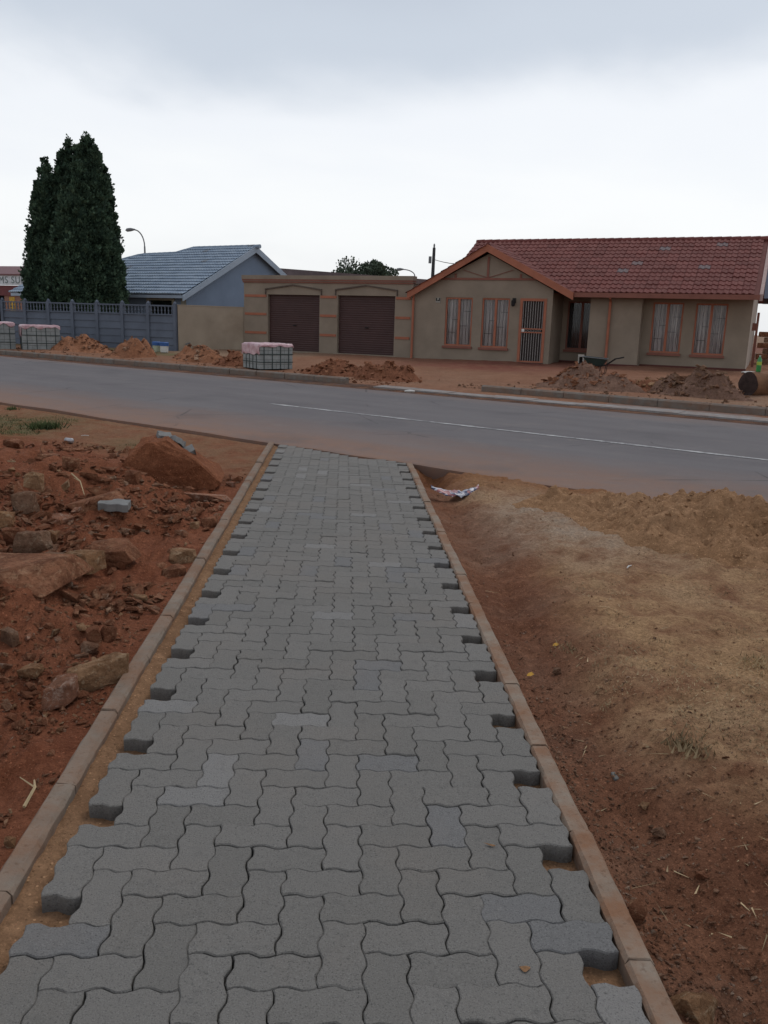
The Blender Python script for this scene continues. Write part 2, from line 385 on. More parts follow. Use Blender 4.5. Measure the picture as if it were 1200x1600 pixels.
# --- a deep base sheet under and behind everything
base = MB()
for (x0, x1, y0, y1) in ((-900, 900, -900, 1.)), :
    base.quad((x0, y0, -.42), (x1, y0, -.42), (x1, y1, -.42), (x0, y1, -.42))
base.quad((-60, 1., -.42), (60, 1., -.42), (60, 24., -.42), (-60, 24., -.42))
tag(base.build('ground', M_SOIL), kind='structure')
# --- road
us = np.concatenate([np.linspace(-400, -60, 8), np.linspace(-50, 30, 161), np.linspace(40, 300, 6)]); ns = np.array([N0, N0+.06, 8.4, 9.5, 11.1, 13., 14.6, 15.35, 15.9])
Ng, Ug = np.meshgrid(ns, us)
edge = np.where(Ng == N0, .05*fbm(Ug*1.7, Ug*0, 71, 4)+.03*fbm(Ug*7, Ug*0, 72, 2), 0)
Zg = slope(Ng)-.012+np.where(Ng == N0, -.006, 0)
Ng = Ng+edge
v = np.stack([NV[0]*Ng+UV[0]*Ug, NV[1]*Ng+UV[1]*Ug, Zg], -1).reshape(-1, 3); nx = len(ns)
skirt = v[0::nx].copy(); skirt[:, 2] -= .16; nb = len(v)
i = np.arange((nx-1)*(len(us)-1)); a = (i//(nx-1))*nx+i % (nx-1); f = np.stack([a, a+nx, a+nx+1, a+1], -1)
j = np.arange(len(us)-1); f2 = np.stack([j*nx, nb+j, nb+j+1, (j+1)*nx], -1)
road = link('road', raw_mesh('road', np.concatenate([v, skirt]), np.concatenate([f, f2]), M_ROAD, smooth=False)); recalc(road.data)
tag(road, kind='structure')
line = MB(); us_ = np.linspace(-10.9, 40, 120)
for k in range(len(us_)-1):
    a, b = us_[k], us_[k+1]; w0, w1 = .045+.012*math.sin(k*2.1), .045+.012*math.sin(k*2.1+2.1)
    line.quad(nu(11.1-w0, a, slope(11.1-w0)-.007), nu(11.1-w1, b, slope(11.1-w1)-.007), nu(11.1+w1, b, slope(11.1+w1)-.007), nu(11.1+w0, a, slope(11.1+w0)-.007))
o = line.build('centre_line', M_PAINT, road); recalc(o.data)

# ================================================================== PAVED PATH
X0 = -7.27389*CELL; D0 = 18.32546*CELL
def wave(t, s):                                                # zig-zag side of a block, one module long
    P = ((0, 0), (.16, .85), (.36, 1), (.64, -1), (.84, -.85), (1, 0))
    return [(p, q*s) for p, q in P]
AW = .062*CELL
def outline(w, h):
    pts = []
    for k in range(w):                                         # near edge, left to right (offset in y)
        for tt, q in wave(0, AW)[:-1]: pts.append((k+tt, q, 'x', 0))
    for k in range(h):                                         # right edge, near to far (offset in x)
        for tt, q in wave(0, -AW)[:-1]: pts.append((q, k+tt, 'y', w))
    out = []
    for p in pts:
        if p[2] == 'x': out.append((p[0]*CELL, p[1]))
        else: out.append((w*CELL+p[0], p[1]*CELL))
    for k in range(w-1, -1, -1):
        for tt, q in wave(0, AW)[::-1][:-1]: out.append(((k+tt)*CELL, h*CELL+q))
    for k in range(h-1, -1, -1):
        for tt, q in wave(0, -AW)[::-1][:-1]: out.append((q, (k+tt)*CELL))
    return out
def inset(poly, d):
    n = len(poly); r = []
    for i in range(n):
        a, b, c = Vector(poly[i-1]), Vector(poly[i]), Vector(poly[(i+1) % n])
        n1 = Vector((-(b-a).y, (b-a).x)).normalized(); n2 = Vector((-(c-b).y, (c-b).x)).normalized()
        m = n1+n2; m = m/max(.45, m.length_squared/2) if m.length > 1e-6 else n1
        r.append((b.x+m.x*d, b.y+m.y*d))
    return r
TH = .06
def paver_geo(w, h, seed):
    rr = random.Random(seed); o = [(x+rr.gauss(0, .0007), y+rr.gauss(0, .0007)) for x, y in outline(w, h)]
    cx, cy = w*CELL/2, h*CELL/2
    a = inset(o, .0009+rr.random()*.0007); b = [(x+rr.gauss(0, .0006), y+rr.gauss(0, .0006)) for x, y in inset(o, .0042)]
    n = len(o); v = [(x-cx, y-cy, -TH) for x, y in a]+[(x-cx, y-cy, -.0036) for x, y in a]+[(x-cx, y-cy, 0) for x, y in b]
    f = [tuple(2*n+i for i in range(n))]
    for i in range(n):
        j = (i+1) % n; f.append((i, j, n+j, n+i)); f.append((n+i, n+j, 2*n+j, 2*n+i))
    return v, f
G_H = [paver_geo(2, 1, k) for k in range(8)]; G_V = [paver_geo(1, 2, k+9) for k in range(8)]
def mk(geo_):
    me = bpy.data.meshes.new('paver'); me.from_pydata(geo_[0], [], geo_[1]); me.materials.append(M_PAVER); me.update(); return me
ME_H = [mk(g) for g in G_H]; ME_V = [mk(g) for g in G_V]
blocks = []
for q in range(-20, 90):
    for i_ in range(14):
        k = (i_+q+2) % 4
        if k == 0 and i_ < 13: w, h = 2, 1
        elif k == 2: w, h = 1, 2                               # near half of an upright block
        else: continue
        x = X0+i_*CELL; y = D0+q*CELL
        if y < .4: continue
        if max(Nof(x+w*CELL, y+h*CELL), 0) > N0-.02: continue
        blocks.append((y, x+w*CELL/2, y+h*CELL/2, w, h))
# half blocks closing the head of the path against the road are left open, as laid
sb = MB()
def zbed(x, y): return -TH+.004+.006*fbm(x*9, y*9, 81)+np.where(x < X0+.02, .018*sstep(X0+.02, KL1, x)+.012*fbm(x*20, y*20, 82), 0)*1.
xs = np.concatenate([np.linspace(KL1-.02, X0, 10), np.linspace(X0+.03, KR0+.02, 40)]); ys = np.linspace(-1.5, 11.3, 420)
path = link('path', grid_mesh('path', xs, ys, zbed, M_BED)); recalc(path.data); cut(path, N0+.01)
tag(path, kind='structure')
rest = MB(); cnt = 0
vis = [b for b in blocks if b[0] > 1.35]; vis.sort(); near = set(map(id, vis[:300]))
for b in blocks:
    y, cx_, cy_, w, h = b
    kk = rnd.randrange(8); dz = rnd.gauss(0, .0016); tx, ty = rnd.gauss(0, .008), rnd.gauss(0, .008); cx_ += rnd.gauss(0, .0008); cy_ += rnd.gauss(0, .0008)
    rz = rnd.gauss(0, .006)
    if rnd.random() < .5: rz += math.pi                        # blocks are laid either way round
    if id(b) in near:
        o = link('paver', (ME_H if w == 2 else ME_V)[kk], path, (cx_, cy_, dz), (tx, ty, rz))
    else:
        v, f = (G_H if w == 2 else G_V)[kk]; mt = Matrix.Translation((cx_, cy_, dz)) @ Matrix.Rotation(rz, 4, 'Z')
        rest.add([mt @ Vector(p) for p in v], f)
o = rest.build('paver', M_PAVER, path); tag(o, kind='stuff')
# kerbs either side, stones .56 m long
def kerb_stone(length, w, h, seed):
    rr = random.Random(seed); m = MB(); nseg = 9; prof = [(0, -h), (0, -.012), (.010, 0), (w-.012, 0), (w, -.014), (w, -h)]
    for s_ in range(nseg+1):
        y = length*s_/nseg+(.003 if s_ == 0 else -.003 if s_ == nseg else 0)
        for x, z in prof: m.v.append((x+rr.gauss(0, .0009), y+(rr.gauss(0, .004) if s_ in (0, nseg) else 0), z+(rr.gauss(0, .0014) if z > -.1 else 0)))
    k = len(prof)
    for s_ in range(nseg):
        for j in range(k): m.f.append((s_*k+j, s_*k+(j+1) % k, (s_+1)*k+(j+1) % k, (s_+1)*k+j))
    m.f.append(tuple(range(k-1, -1, -1))); m.f.append(tuple(nseg*k+j for j in range(k)))
    return m
for x0, mt, j0, lab in ((KL0, M_KERBL, 2.07-4*.56, 'straight row of pale concrete edging stones on the left of the paved path'), (KR0, M_KERBR, 1.79-4*.56, 'straight row of soil-stained concrete edging stones on the right of the paved path')):
    kb = empty('kerb', (x0, 0, 0), 0, lab, 'kerb')
    mes = [kerb_stone(.56, KL1-KL0, .15, k+int(x0*10)) for k in range(4)]; mes = [m.mesh('kerb_stone', mt) for m in mes]
    for me in mes: recalc(me)
    y = j0; k = 0
    while Nof(x0+.05, y+.56) < N0+.02:
        link('kerb_stone', mes[k % 4], kb, (rnd.gauss(0, .002), y, rnd.gauss(.004, .003)), (rnd.gauss(0, .004), 0, rnd.gauss(0, .003))); y += .56; k += 1
    L = (N0-.04-NV[0]*x0)/NV[1]-y
    if L > .08:
        m = kerb_stone(L, KL1-KL0, .15, 77).mesh('kerb_stone', mt); recalc(m); link('kerb_stone', m, kb, (0, y, .003))

# ================================================================== STONES, SOIL HEAPS
def hull_rock(dims, seed, npts=16, detail=0, amp=.04, boxy=.55):
    rr = random.Random(seed); bm = bmesh.new()
    pre = []; sk, sk2 = rr.uniform(-1, 1), rr.uniform(-1, 1)
    if boxy >= .65:                                            # blocky stones: eight knocked-about corners and a few more
        for k in range(8):
            c = [(1 if k >> q & 1 else -1)*rr.uniform(.30, 1.) for q in range(3)]; pre.append([c[0]+.25*c[2]*sk, c[1], c[2]+.2*c[0]*sk2])
        npts = 5
    for c in pre: bm.verts.new((c[0]*dims[0]/2, c[1]*dims[1]/2, c[2]*dims[2]/2))
    for _ in range(npts):
        v = Vector((rr.gauss(0, 1), rr.gauss(0, 1), rr.gauss(0, 1))).normalized()
        m = max(abs(v.x), abs(v.y), abs(v.z)); v = v*(1-boxy)+v/m*boxy      # between ball and block
        v *= .82+.25*rr.random()
        bm.verts.new((v.x*dims[0]/2, v.y*dims[1]/2, v.z*dims[2]/2))
    r = bmesh.ops.convex_hull(bm, input=bm.verts[:])
    bmesh.ops.delete(bm, geom=list({g for g in list(r['geom_interior'])+list(r['geom_unused']) if isinstance(g, bmesh.types.BMVert)}), context='VERTS')
    if detail:
        bmesh.ops.bevel(bm, geom=bm.edges[:], offset=min(dims)*.025, segments=1, affect='EDGES')
        bmesh.ops.triangulate(bm, faces=bm.faces[:])
        bmesh.ops.subdivide_edges(bm, edges=bm.edges[:], cuts=detail, use_grid_fill=True)
        off = Vector((seed*3.1, seed*1.7, 0)); sc = 2.6/max(dims); mn = min(dims)
        for v in bm.verts:
            n = mnoise.fractal(v.co*sc*1.6+off, .8, 2.1, 4); n2 = mnoise.noise(v.co*sc*7+off)
            v.co += v.co.normalized()*(n*amp*1.6+n2*amp*.5)*mn*1.6
    bmesh.ops.recalc_face_normals(bm, faces=bm.faces[:])
    return bm
def wedge(w, d, h):
    bm = bmesh.new(); rr = random.Random(4)
    for x, z in ((-.52, -.3), (-.40, .30), (-.27, .46), (-.02, .50), (.14, .26), (.33, -.05), (.52, -.34), (.50, -.5), (-.5, -.5)):
        for y in (-.5, -.2, .3, .5): bm.verts.new((x*w+rr.gauss(0, .02), y*d*(1 if z < 0 else .7)+rr.gauss(0, .03), z*h*(1 if y < .4 else .6)))
    bmesh.ops.convex_hull(bm, input=bm.verts[:]); bmesh.ops.delete(bm, geom=[v for v in bm.verts if not v.link_faces], context='VERTS')
    bmesh.ops.triangulate(bm, faces=bm.faces[:]); bmesh.ops.subdivide_edges(bm, edges=bm.edges[:], cuts=3, use_grid_fill=True)
    for v in bm.verts: v.co += Vector((mnoise.noise(v.co*4), mnoise.noise(v.co*4+Vector((9, 0, 0))), mnoise.noise(v.co*4+Vector((0, 9, 0)))))*.045+v.co.normalized()*mnoise.fractal(v.co*9, .9, 2., 3)*.03
    bmesh.ops.recalc_face_normals(bm, faces=bm.faces[:]); return bm
def bm_obj(name, bm, m, parent=None, loc=None, rot=None):
    me = bpy.data.meshes.new(name); bm.to_mesh(me); bm.free(); me.materials.append(m)
    return link(name, me, parent, loc, rot)
def zl1(x, y): return float(zl(np.array([x]), np.array([y]))[0])
def zr1(x, y): return float(zr(np.array([x]), np.array([y]))[0])
def on_left(px, py):                                            # pixel -> point on the dug-up soil
    z = 0.1
    for _ in range(8):
        p = flat(px, py, z); z = zl1(p.x, p.y)
    return p
def on_right(px, py):
    z = 0.
    for _ in range(8):
        p = flat(px, py, z); z = zr1(p.x, p.y)
    return p
def mpp(p): return Vector((p.x, p.y, p.z-HC)).length/FPX        # metres per photo pixel at p
M_BOULD = soil_mat('earthy_boulder', (.17, .058, .028), (.28, .11, .055), .9)
# (px of base centre, py of base, width px, depth/width, height px, turn, material, sink, detail, name, label)
ROCKS = [
 (8, 924, 165, .75, 31, -8, M_ROCK, .1, 2, 'boulder', 'large flat brown slab with pale broken end at the left picture edge'),
 (262, 752, 155, .55, 66, 8, M_BOULD, .12, 3, 'boulder', 'biggest brown boulder in the soil, wedge shaped, near the road'),
 (152, 1076, 98, .42, 44, 40, M_ROCKO, .08, 3, 'rock', 'long brown rock lying diagonally beside the left edging stones'),
 (90, 1112, 50, .8, 44, 20, M_ROCKP, .1, 3, 'rock', 'pale pink angular rock next to the long brown rock'),
 (46, 1062, 38, .7, 22, -15, M_ROCKO, .15, 2, 'rock', 'small orange rock above the pale pink angular rock'),
 (138, 1022, 22, .9, 16, 10, M_ROCKG, .15, 1, 'rock', 'small grey stone touching the top of the long brown rock'),
 (144, 1008, 26, .8, 26, 30, M_ROCK, .15, 1, 'rock', 'square dark red rock above the long brown rock'),
 (166, 1004, 28, .7, 28, 60, M_ROCK, .15, 1, 'rock', 'upright red rock above the right end of the long brown rock'),
 (134, 990, 18, .8, 12, 5, M_ROCKO, .15, 1, 'rock', 'little orange block above the square dark red rock'),
 (148, 797, 80, .6, 24, 12, M_ROCK, .35, 2, 'rock', 'low brown rock with a flat reddish face behind the grey paver'),
 (82, 828, 44, .8, 20, -20, M_ROCKP, .15, 2, 'rock', 'reddish flat rock with pale underside left of the grey paver'),
 (80, 846, 20, .9, 15, 0, M_ROCKO, .15, 1, 'rock', 'small ochre cube of rock below the reddish flat rock'),
 (45, 866, 58, .7, 32, -10, M_ROCKG, .15, 2, 'rock', 'pale streaked rock just above the large flat slab'),
 (20, 852, 36, .8, 24, 15, M_ROCK, .1, 2, 'rock', 'dark brown rock behind the pale streaked rock'),
 (128, 895, 54, .7, 27, -5, M_ROCKO, .12, 2, 'rock', 'brown block with orange broken face right of the large flat slab'),
 (86, 884, 34, .7, 17, -5, M_ROCKG, .15, 1, 'rock', 'grey flat stone beside the brown block with orange face'),
 (113, 905, 36, .5, 14, -35, M_ROCK, .2, 1, 'rock', 'tilted thin brown shard below the brown block'),
 (168, 878, 72, .8, 32, 0, M_ROCK, .35, 2, 'rock', 'half-buried brown rock below the grey paver'),
 (280, 882, 44, .8, 24, 10, M_ROCKO, .2, 2, 'rock', 'brown block close to the left edging stones halfway up'),
 (270, 902, 34, .7, 20, 40, M_ROCK, .25, 1, 'rock', 'dull red rock below the brown block by the edging stones'),
 (52, 762, 26, .8, 22, 0, M_ROCKO, .15, 1, 'rock', 'ochre pointed stone in the upper left of the dug soil'),
 (36, 800, 34, .5, 34, 5, M_ROCKG, .2, 1, 'rock', 'dark upright slab below the ochre pointed stone'),
 (206, 757, 32, .7, 22, -20, M_ROCK, .15, 2, 'rock', 'dark rock with pale edge at the foot of the biggest boulder'),
 (6, 826, 34, .8, 26, 0, M_ROCKO, .15, 2, 'rock', 'ochre rounded rock cut by the left picture edge'),
 (326, 824, 26, .8, 20, 10, M_ROCK, .2, 1, 'rock', 'red block touching the left edging stones'),
 (304, 828, 16, .8, 13, 0, M_ROCKO, .2, 1, 'rock', 'small orange stone left of the red block at the edging'),
 (214, 938, 48, .25, 10, -40, M_ROCKO, .25, 1, 'rock', 'long thin yellowish shard lying in bare soil'),
 (326, 784, 64, .5, 12, 8, M_ROCKP, .3, 2, 'rock', 'cream coloured flat slab below the biggest boulder'),
 (108, 735, 34, .6, 22, -30, M_ROCK, .2, 1, 'rock', 'dark brown tilted block on the crest of the soil bank'),
 (75, 722, 40, .6, 14, -25, M_ROCK, .25, 1, 'rock', 'flat reddish slab sloping on the crest of the soil bank'),
 (18, 700, 30, .7, 14, 0, M_ROCK, .25, 1, 'rock', 'dark clod at the far left of the soil crest'),
 (12, 1326, 16, .9, 13, 0, M_ROCKO, .15, 1, 'rock', 'small orange stone alone by the lower left edging'),
 (14, 1004, 28, .6, 20, -35, M_ROCKG, .2, 1, 'rock', 'greenish yellow leaf-shaped stone at the left picture edge'),
]
for i_, (px, py, wpx, dr, hpx, rz, mt, sink, det, nm, lab) in enumerate(ROCKS):
    p = on_left(px, py); s_ = mpp(p); w, h = wpx*s_, hpx*s_*1.05
    d = w*dr*1.0
    bm = wedge(w*.92, d*1.3, h*.98) if i_ == 1 else hull_rock((w*1.08, d, h*1.25), 100+i_, 15, min(det, 2), .03, .7)
    o = bm_obj(nm, bm, mt, None, (p.x, p.y+d*.35, p.z+h*(.5-sink)), (R(rnd.uniform(-6, 6)), R(rnd.uniform(-8, 8)), R(rz)))
    tag(o, lab, 'rock')
    if i_ == 1: BOULDER = o
# right-hand stones
for i_, (px, py, wpx, hpx, mt, lab) in enumerate([
 (997, 1442, 26, 32, M_ROCK, 'reddish block against the outer side of the right edging stones'),
 (1098, 1606, 62, 34, M_ROCKO, 'orange rock at the lower right end of the edging stones'),
 (1032, 1312, 22, 12, M_ROCKG, 'flat rounded pebble in brown soil right of the path'),
 (871, 1055, 14, 12, M_ROCKG, 'pale round pebble near the upper right edging stones'),
 (1098, 1380, 18, 14, M_ROCK, 'small dull red stone lying alone in the dark right soil'),
 (1008, 1268, 18, 11, M_ROCKO, 'small orange pebble below the grey concrete offcut')]):
    p = on_right(px, py); s_ = mpp(p); w, h = wpx*s_, hpx*s_
    tag(bm_obj('rock', hull_rock((w, w*.8, h*1.2), 300+i_, 14, 1, .05, .6), mt, None, (p.x, p.y+w*.3, p.z+h*.35), (0, 0, R(rnd.uniform(-30, 30)))), lab, 'rock')
# countable lesser stones, all alike
small = [hull_rock((1, .75, .6), 500+k, 12, 0, 0, .6) for k in range(8)]
sm = []
for k, bm in enumerate(small):
    me = bpy.data.meshes.new('stone'); bm.to_mesh(me); bm.free(); me.materials.append((M_ROCK, M_ROCKO, M_ROCK, M_ROCKP, M_ROCK, M_ROCKG, M_ROCK, M_CHIP)[k]); sm.append(me)
for k in range(240):
    px = rnd.uniform(0, 400); py = rnd.uniform(705, 1180)
    p = on_left(px, py)
    if p.x > KL0-.08 or Nof(p.x, p.y) > N0-2.: continue
    s_ = mpp(p)*rnd.uniform(9, 24)
    o = link('stone', sm[rnd.randrange(8)], None, (p.x, p.y, p.z+s_*.12), (rnd.uniform(-.4, .4), rnd.uniform(-.4, .4), rnd.uniform(0, 6.3))); o.scale = (s_, s_*rnd.uniform(.7, 1.1), s_*rnd.uniform(.6, 1.))
    tag(o, 'small loose stone among the dug-up red soil left of the path', 'stone', 'small stones in the left soil')
# gravel, crumbs of soil: uncountable
def chips(name, mt, pts, mn, mx_, seed, n_mesh=24):
    rr = random.Random(seed); prot = []
    for k in range(n_mesh):
        bm = hull_rock((1, .8, .65), seed*10+k, 8, 0, 0, .5); bm.verts.ensure_lookup_table()
        bm.transform(Matrix.Rotation(rr.uniform(-.9, .9), 4, 'X') @ Matrix.Rotation(rr.uniform(-.9, .9), 4, 'Y') @ Matrix.Diagonal((rr.uniform(.7, 1.5), rr.uniform(.6, 1.), rr.uniform(.5, 1.1), 1))); prot.append((np.array([v.co[:] for v in bm.verts]), [tuple(v.index for v in f.verts) for f in bm.faces])); bm.free()
    V = []; F = []; b = 0
    for (x, y, z) in pts:
        v, f = prot[rr.randrange(n_mesh)]; s_ = mn*(mx_/mn)**(rr.random()**2.2); a = rr.uniform(0, 6.28); c_, sn = math.cos(a), math.sin(a)
        w = v*s_; w = np.stack([w[:, 0]*c_-w[:, 1]*sn, w[:, 0]*sn+w[:, 1]*c_, w[:, 2]*rr.uniform(.6, 1)], -1)+[x, y, z+s_*.12]
        V.append(w); F += [tuple(i+b for i in q) for q in f]; b += len(v)
    me = bpy.data.meshes.new(name); me.from_pydata(np.concatenate(V).tolist(), [], F); me.materials.append(mt); me.update()
    return me
rg = np.random.default_rng(5)
def sample_px(n, x0, x1, y0, y1, place, ok):
    out = []
    zfun = zl if place == 'l' else zr
    px = rg.uniform(x0, x1, n); py = rg.uniform(y0, y1, n)
    r = np.stack([np.stack([px-PCX, py-PCY, np.full(n, FPX)], -1) @ a for a in (_X, _d, _up)], -1)
    z = np.zeros(n)+.05
    for _ in range(6):
        t_ = (z-HC)/r[:, 2]; x = r[:, 0]*t_; y = r[:, 1]*t_; z = zfun(x, y)
    k = ok(x, y); return np.stack([x, y, z], -1)[k]
P1 = sample_px(30000, -80, 430, 690, 1620, 'l', lambda x, y: (x < KL0-.01) & (Nof(x, y) < N0-1.3) & (fbm(x*1.5, y*1.5, 91) > -.25))
tag(link('gravel', chips('gravel', M_CHIP, P1[::3], .005, .030, 31)), 'loose reddish stone chips and clods scattered over the dug-up left soil', 'gravel', None, 'stuff')
tag(link('gravel', chips('gravel', M_ROCK, P1[1::5], .010, .055, 32)), 'brown soil clods scattered over the dug-up left soil', 'gravel', None, 'stuff')
def okr(x, y):
    e = x-KR1; return (e > .005) & (Nof(x, y) < N0-.4) & ((rg.random(len(x)) < np.exp(-e/.30)*1.0+.15))
P2 = sample_px(20000, 640, 1280, 740, 1640, 'r', okr)
tag(link('gravel', chips('gravel', M_CHIP, P2, .004, .028, 33)), 'fine gravel and soil crumbs along the right edging stones', 'gravel', None, 'stuff')
tag(link('gravel', chips('gravel', M_ROCKO, P1[2::9], .008, .05, 35)), 'orange broken stone scattered over the dug-up left soil', 'gravel', None, 'stuff')
P4 = sample_px(5200, -60, 410, 692, 960, 'l', lambda x, y: (x < KL0-.05) & (Nof(x, y) < N0-1.7) & (fbm(x*1.8, y*1.8, 93) > -.2))
tag(link('gravel', chips('gravel', M_ROCK, P4[::2], .03, .16, 36)), 'brown clods and broken stone heaped on the left soil bank', 'gravel', None, 'stuff')
tag(link('gravel', chips('gravel', M_CHIP, P4[1::2], .015, .10, 37)), 'pale broken stone heaped on the left soil bank', 'gravel', None, 'stuff')
P6 = sample_px(12000, 640, 1280, 760, 1640, 'r', lambda x, y: (x > KR1+.01) & (Nof(x, y) < N0-.5))
tag(link('gravel', chips('gravel', M_CHIP, P6, .003, .012, 40)), 'fine grit scattered over the ground right of the path', 'gravel', None, 'stuff')
# sand trickled on the left kerb strip
P3 = [(rg.uniform(KL1, X0), y, -TH+.012) for y in rg.uniform(1.3, 9, 500)]
tag(link('gravel', chips('gravel', M_BED, P3, .003, .012, 34)), 'coarse bedding sand grains in the strip beside the left edging', 'sand', None, 'stuff')

# ---- sand heap right
hx, hy = 3.45, 5.95
def zsand(x, y):
    a = R(-38); dx, dy = x-hx, y-hy; p = dx*math.cos(a)+dy*math.sin(a); q = -dx*math.sin(a)+dy*math.cos(a)
    rr_ = np.sqrt((p/2.2)**2+(q/.98)**2)*(1+.22*fbm(x*1.4, y*1.4, 101))
    h = .30*np.clip(1-rr_, 0, 1)**.85
    lump = fbm(x*2.6, y*2.6, 102, 4)*.13+fbm(x*9, y*9, 103, 4)*.075+fbm(x*28, y*28, 105, 3)*.022
    return zr(x, y)+h+lump*sstep(1.05, .75, rr_)-.03*sstep(.85, 1.1, rr_)
g_ = grid_mesh('sand_heap', np.linspace(1.2, 6.2, 320), np.linspace(4.0, 8.2, 300), zsand, M_SAND)
o = link('sand_heap', g_); recalc(g_); cut(o, N0+.12); tag(o, 'heap of yellow-brown building sand at the right beside the road', 'sand heap')

_x = rg.uniform(1.9, 5.6, 5000); _y = rg.uniform(4.6, 7.4, 5000); _z = zsand(_x, _y); _k = (_z-zr(_x, _y) > .05)
tag(link('clods', chips('clods', M_SAND, np.stack([_x, _y, _z], -1)[_k], .006, .05, 38), o), kind='stuff')
P5 = [(KR1+.02+abs(rg.normal(0, .10)), y, 0) for y in rg.normal(2.75, .5, 800)]; P5 = [(x, y, zr1(x, y)) for x, y, _ in P5]
tag(link('gravel', chips('gravel', M_ROCKG, P5, .005, .026, 39)), 'grey-brown pebbles gathered against the right edging stones', 'gravel', None, 'stuff')
for (px, py, lab) in ((828, 1059, 'small yellow leaf beside the right edging stones'), (868, 1012, 'tiny yellow leaf on brown soil right of the path')):
    p = on_right(px, py); tag(MB().add([(-.025, 0, .004), (-.008, -.011, .01), (.02, -.004, .006), (.012, .010, .012), (-.01, .010, .008)], ((0, 1, 2, 3, 4),)).build('leaf', simple('yellow_leaf', (.48, .26, .04), .8), None, (p.x, p.y, p.z+.012), (R(25), 0, R(30))), lab, 'leaf')
# ---- soil heaps beyond the road
def heap(px, py, wpx, hpx, kind, lab, deep=.8, nclod=70, seed=0, cm=None):
    p = far(px, py); s_ = mpp(p); w, h = wpx*s_*1.28, hpx*s_*.98; d = max(w*deep*.9, 1.1)
    q = Vector((NV[0], NV[1], 0)); c = p+q*(d*.42)
    zb = float(slope(Nof(c.x, c.y)))
    o = empty('soil_heap', (c.x, c.y, zb), math.atan2(UV[1], UV[0]), lab, 'soil heap', None)
    lr = random.Random(seed*7+1); lob = [(0., .05, .95, .36)]+[(lr.uniform(-.30, .30), lr.uniform(-.15, .2), lr.uniform(.55, .9), lr.uniform(.20, .30)) for _ in range(5)]
    k = 56; X_, Y_ = np.meshgrid(np.linspace(-w*.62, w*.62, k), np.linspace(-d*.62, d*.62, int(k*.8)))
    def zf(x, y):
        r_ = np.sqrt((x/(w/2))**2+(y/(d/2))**2)*(1+.30*fbm(x*1.8+seed*3, y*1.8, 111+seed))
        z = 0*x
        for (cx_, cy_, hh, ww) in lob: z = np.maximum(z, h*hh*np.clip(1-np.sqrt(((x-cx_*w)/(ww*w))**2+((y-cy_*d)/(ww*1.25*d))**2), 0, 1)**.9)
        z = z*(1+.35*fbm(x*2.6, y*2.6+seed, 115))+(fbm(x*5, y*5, 112+seed, 4)*.13+.025)*sstep(1.1, .6, r_)
        return z+.01-.14*sstep(.9, 1.2, r_)
    me = grid_mesh('soil', np.linspace(-w*.62, w*.62, k), np.linspace(-d*.62, d*.62, 44), zf, M_HEAP[kind]); recalc(me)
    link('soil', me, o)
    pts = []
    for _ in range(int(nclod*2.6)):
        a, r_ = rnd.uniform(0, 6.28), rnd.random()**.6*.5
        x, y = math.cos(a)*r_*w, math.sin(a)*r_*d
        pts.append((x, y, float(zf(np.array([x]), np.array([y]))[0])))
    c_ = link('clods', chips('clods', cm or M_ROCK, pts, .04, .26 if w > 1.4 else .2, 700+seed), o); tag(c_, kind='stuff')
    return o
def spill(n, u0, u1, n0, n1, lab, mt, seed):
    r_ = np.random.default_rng(seed); u = r_.uniform(u0, u1, n); q = n0+np.abs(r_.normal(0, (n1-n0)*.5, n)); P = np.stack([NV[0]*q+UV[0]*u, NV[1]*q+UV[1]*u, zv(q, u)], -1)
    tag(link('rubble', chips('rubble', mt, P, .02, .16, seed)), lab, 'rubble', None, 'stuff')
spill(900, -32, -17.5, 15.6, 17.6, 'loose orange rubble spread along the verge before fence and garage', M_CHIP, 41)
spill(500, -16.5, -11.5, 15.6, 17.6, 'loose red clods spread on the verge before the garage doors', M_ROCK, 42)
spill(700, -10.5, -2, 16.4, 18.2, 'loose stones and clods on the verge before the red-roofed house', M_ROCKG, 43)
heap(100, 549, 92, 22, 'orange', 'orange soil heap just right of the wrapped paver pack by the fence', .7, 110, 1, M_CHIP)
heap(180, 557, 70, 30, 'orange', 'tallest orange rubble heap in front of the grey fence', .8, 120, 2, M_CHIP)
heap(288, 564, 76, 23, 'orange', 'orange rubble heap in front of the beige boundary wall', .8, 110, 3, M_CHIP)
heap(349, 571, 60, 20, 'red', 'small red soil heap left of the paver pack before the garage', .8, 60, 4)
heap(505, 584, 104, 24, 'red', 'long red soil heap right of the paver pack before the garage', .55, 110, 5)
heap(588, 593, 96, 28, 'red', 'dark red soil heap spilling over the kerb before the second garage door', .6, 90, 6)
heap(892, 607, 136, 34, 'grey', 'brown heap with orange stones in front of the wheelbarrow', .6, 130, 7)
heap(1000, 611, 90, 18, 'red', 'low reddish heap between the two grey-brown heaps', .7, 70, 8, M_ROCKO)
heap(1078, 620, 118, 36, 'grey', 'grey rubble heap in front of the right-hand windows', .6, 170, 9, M_ROCKG)

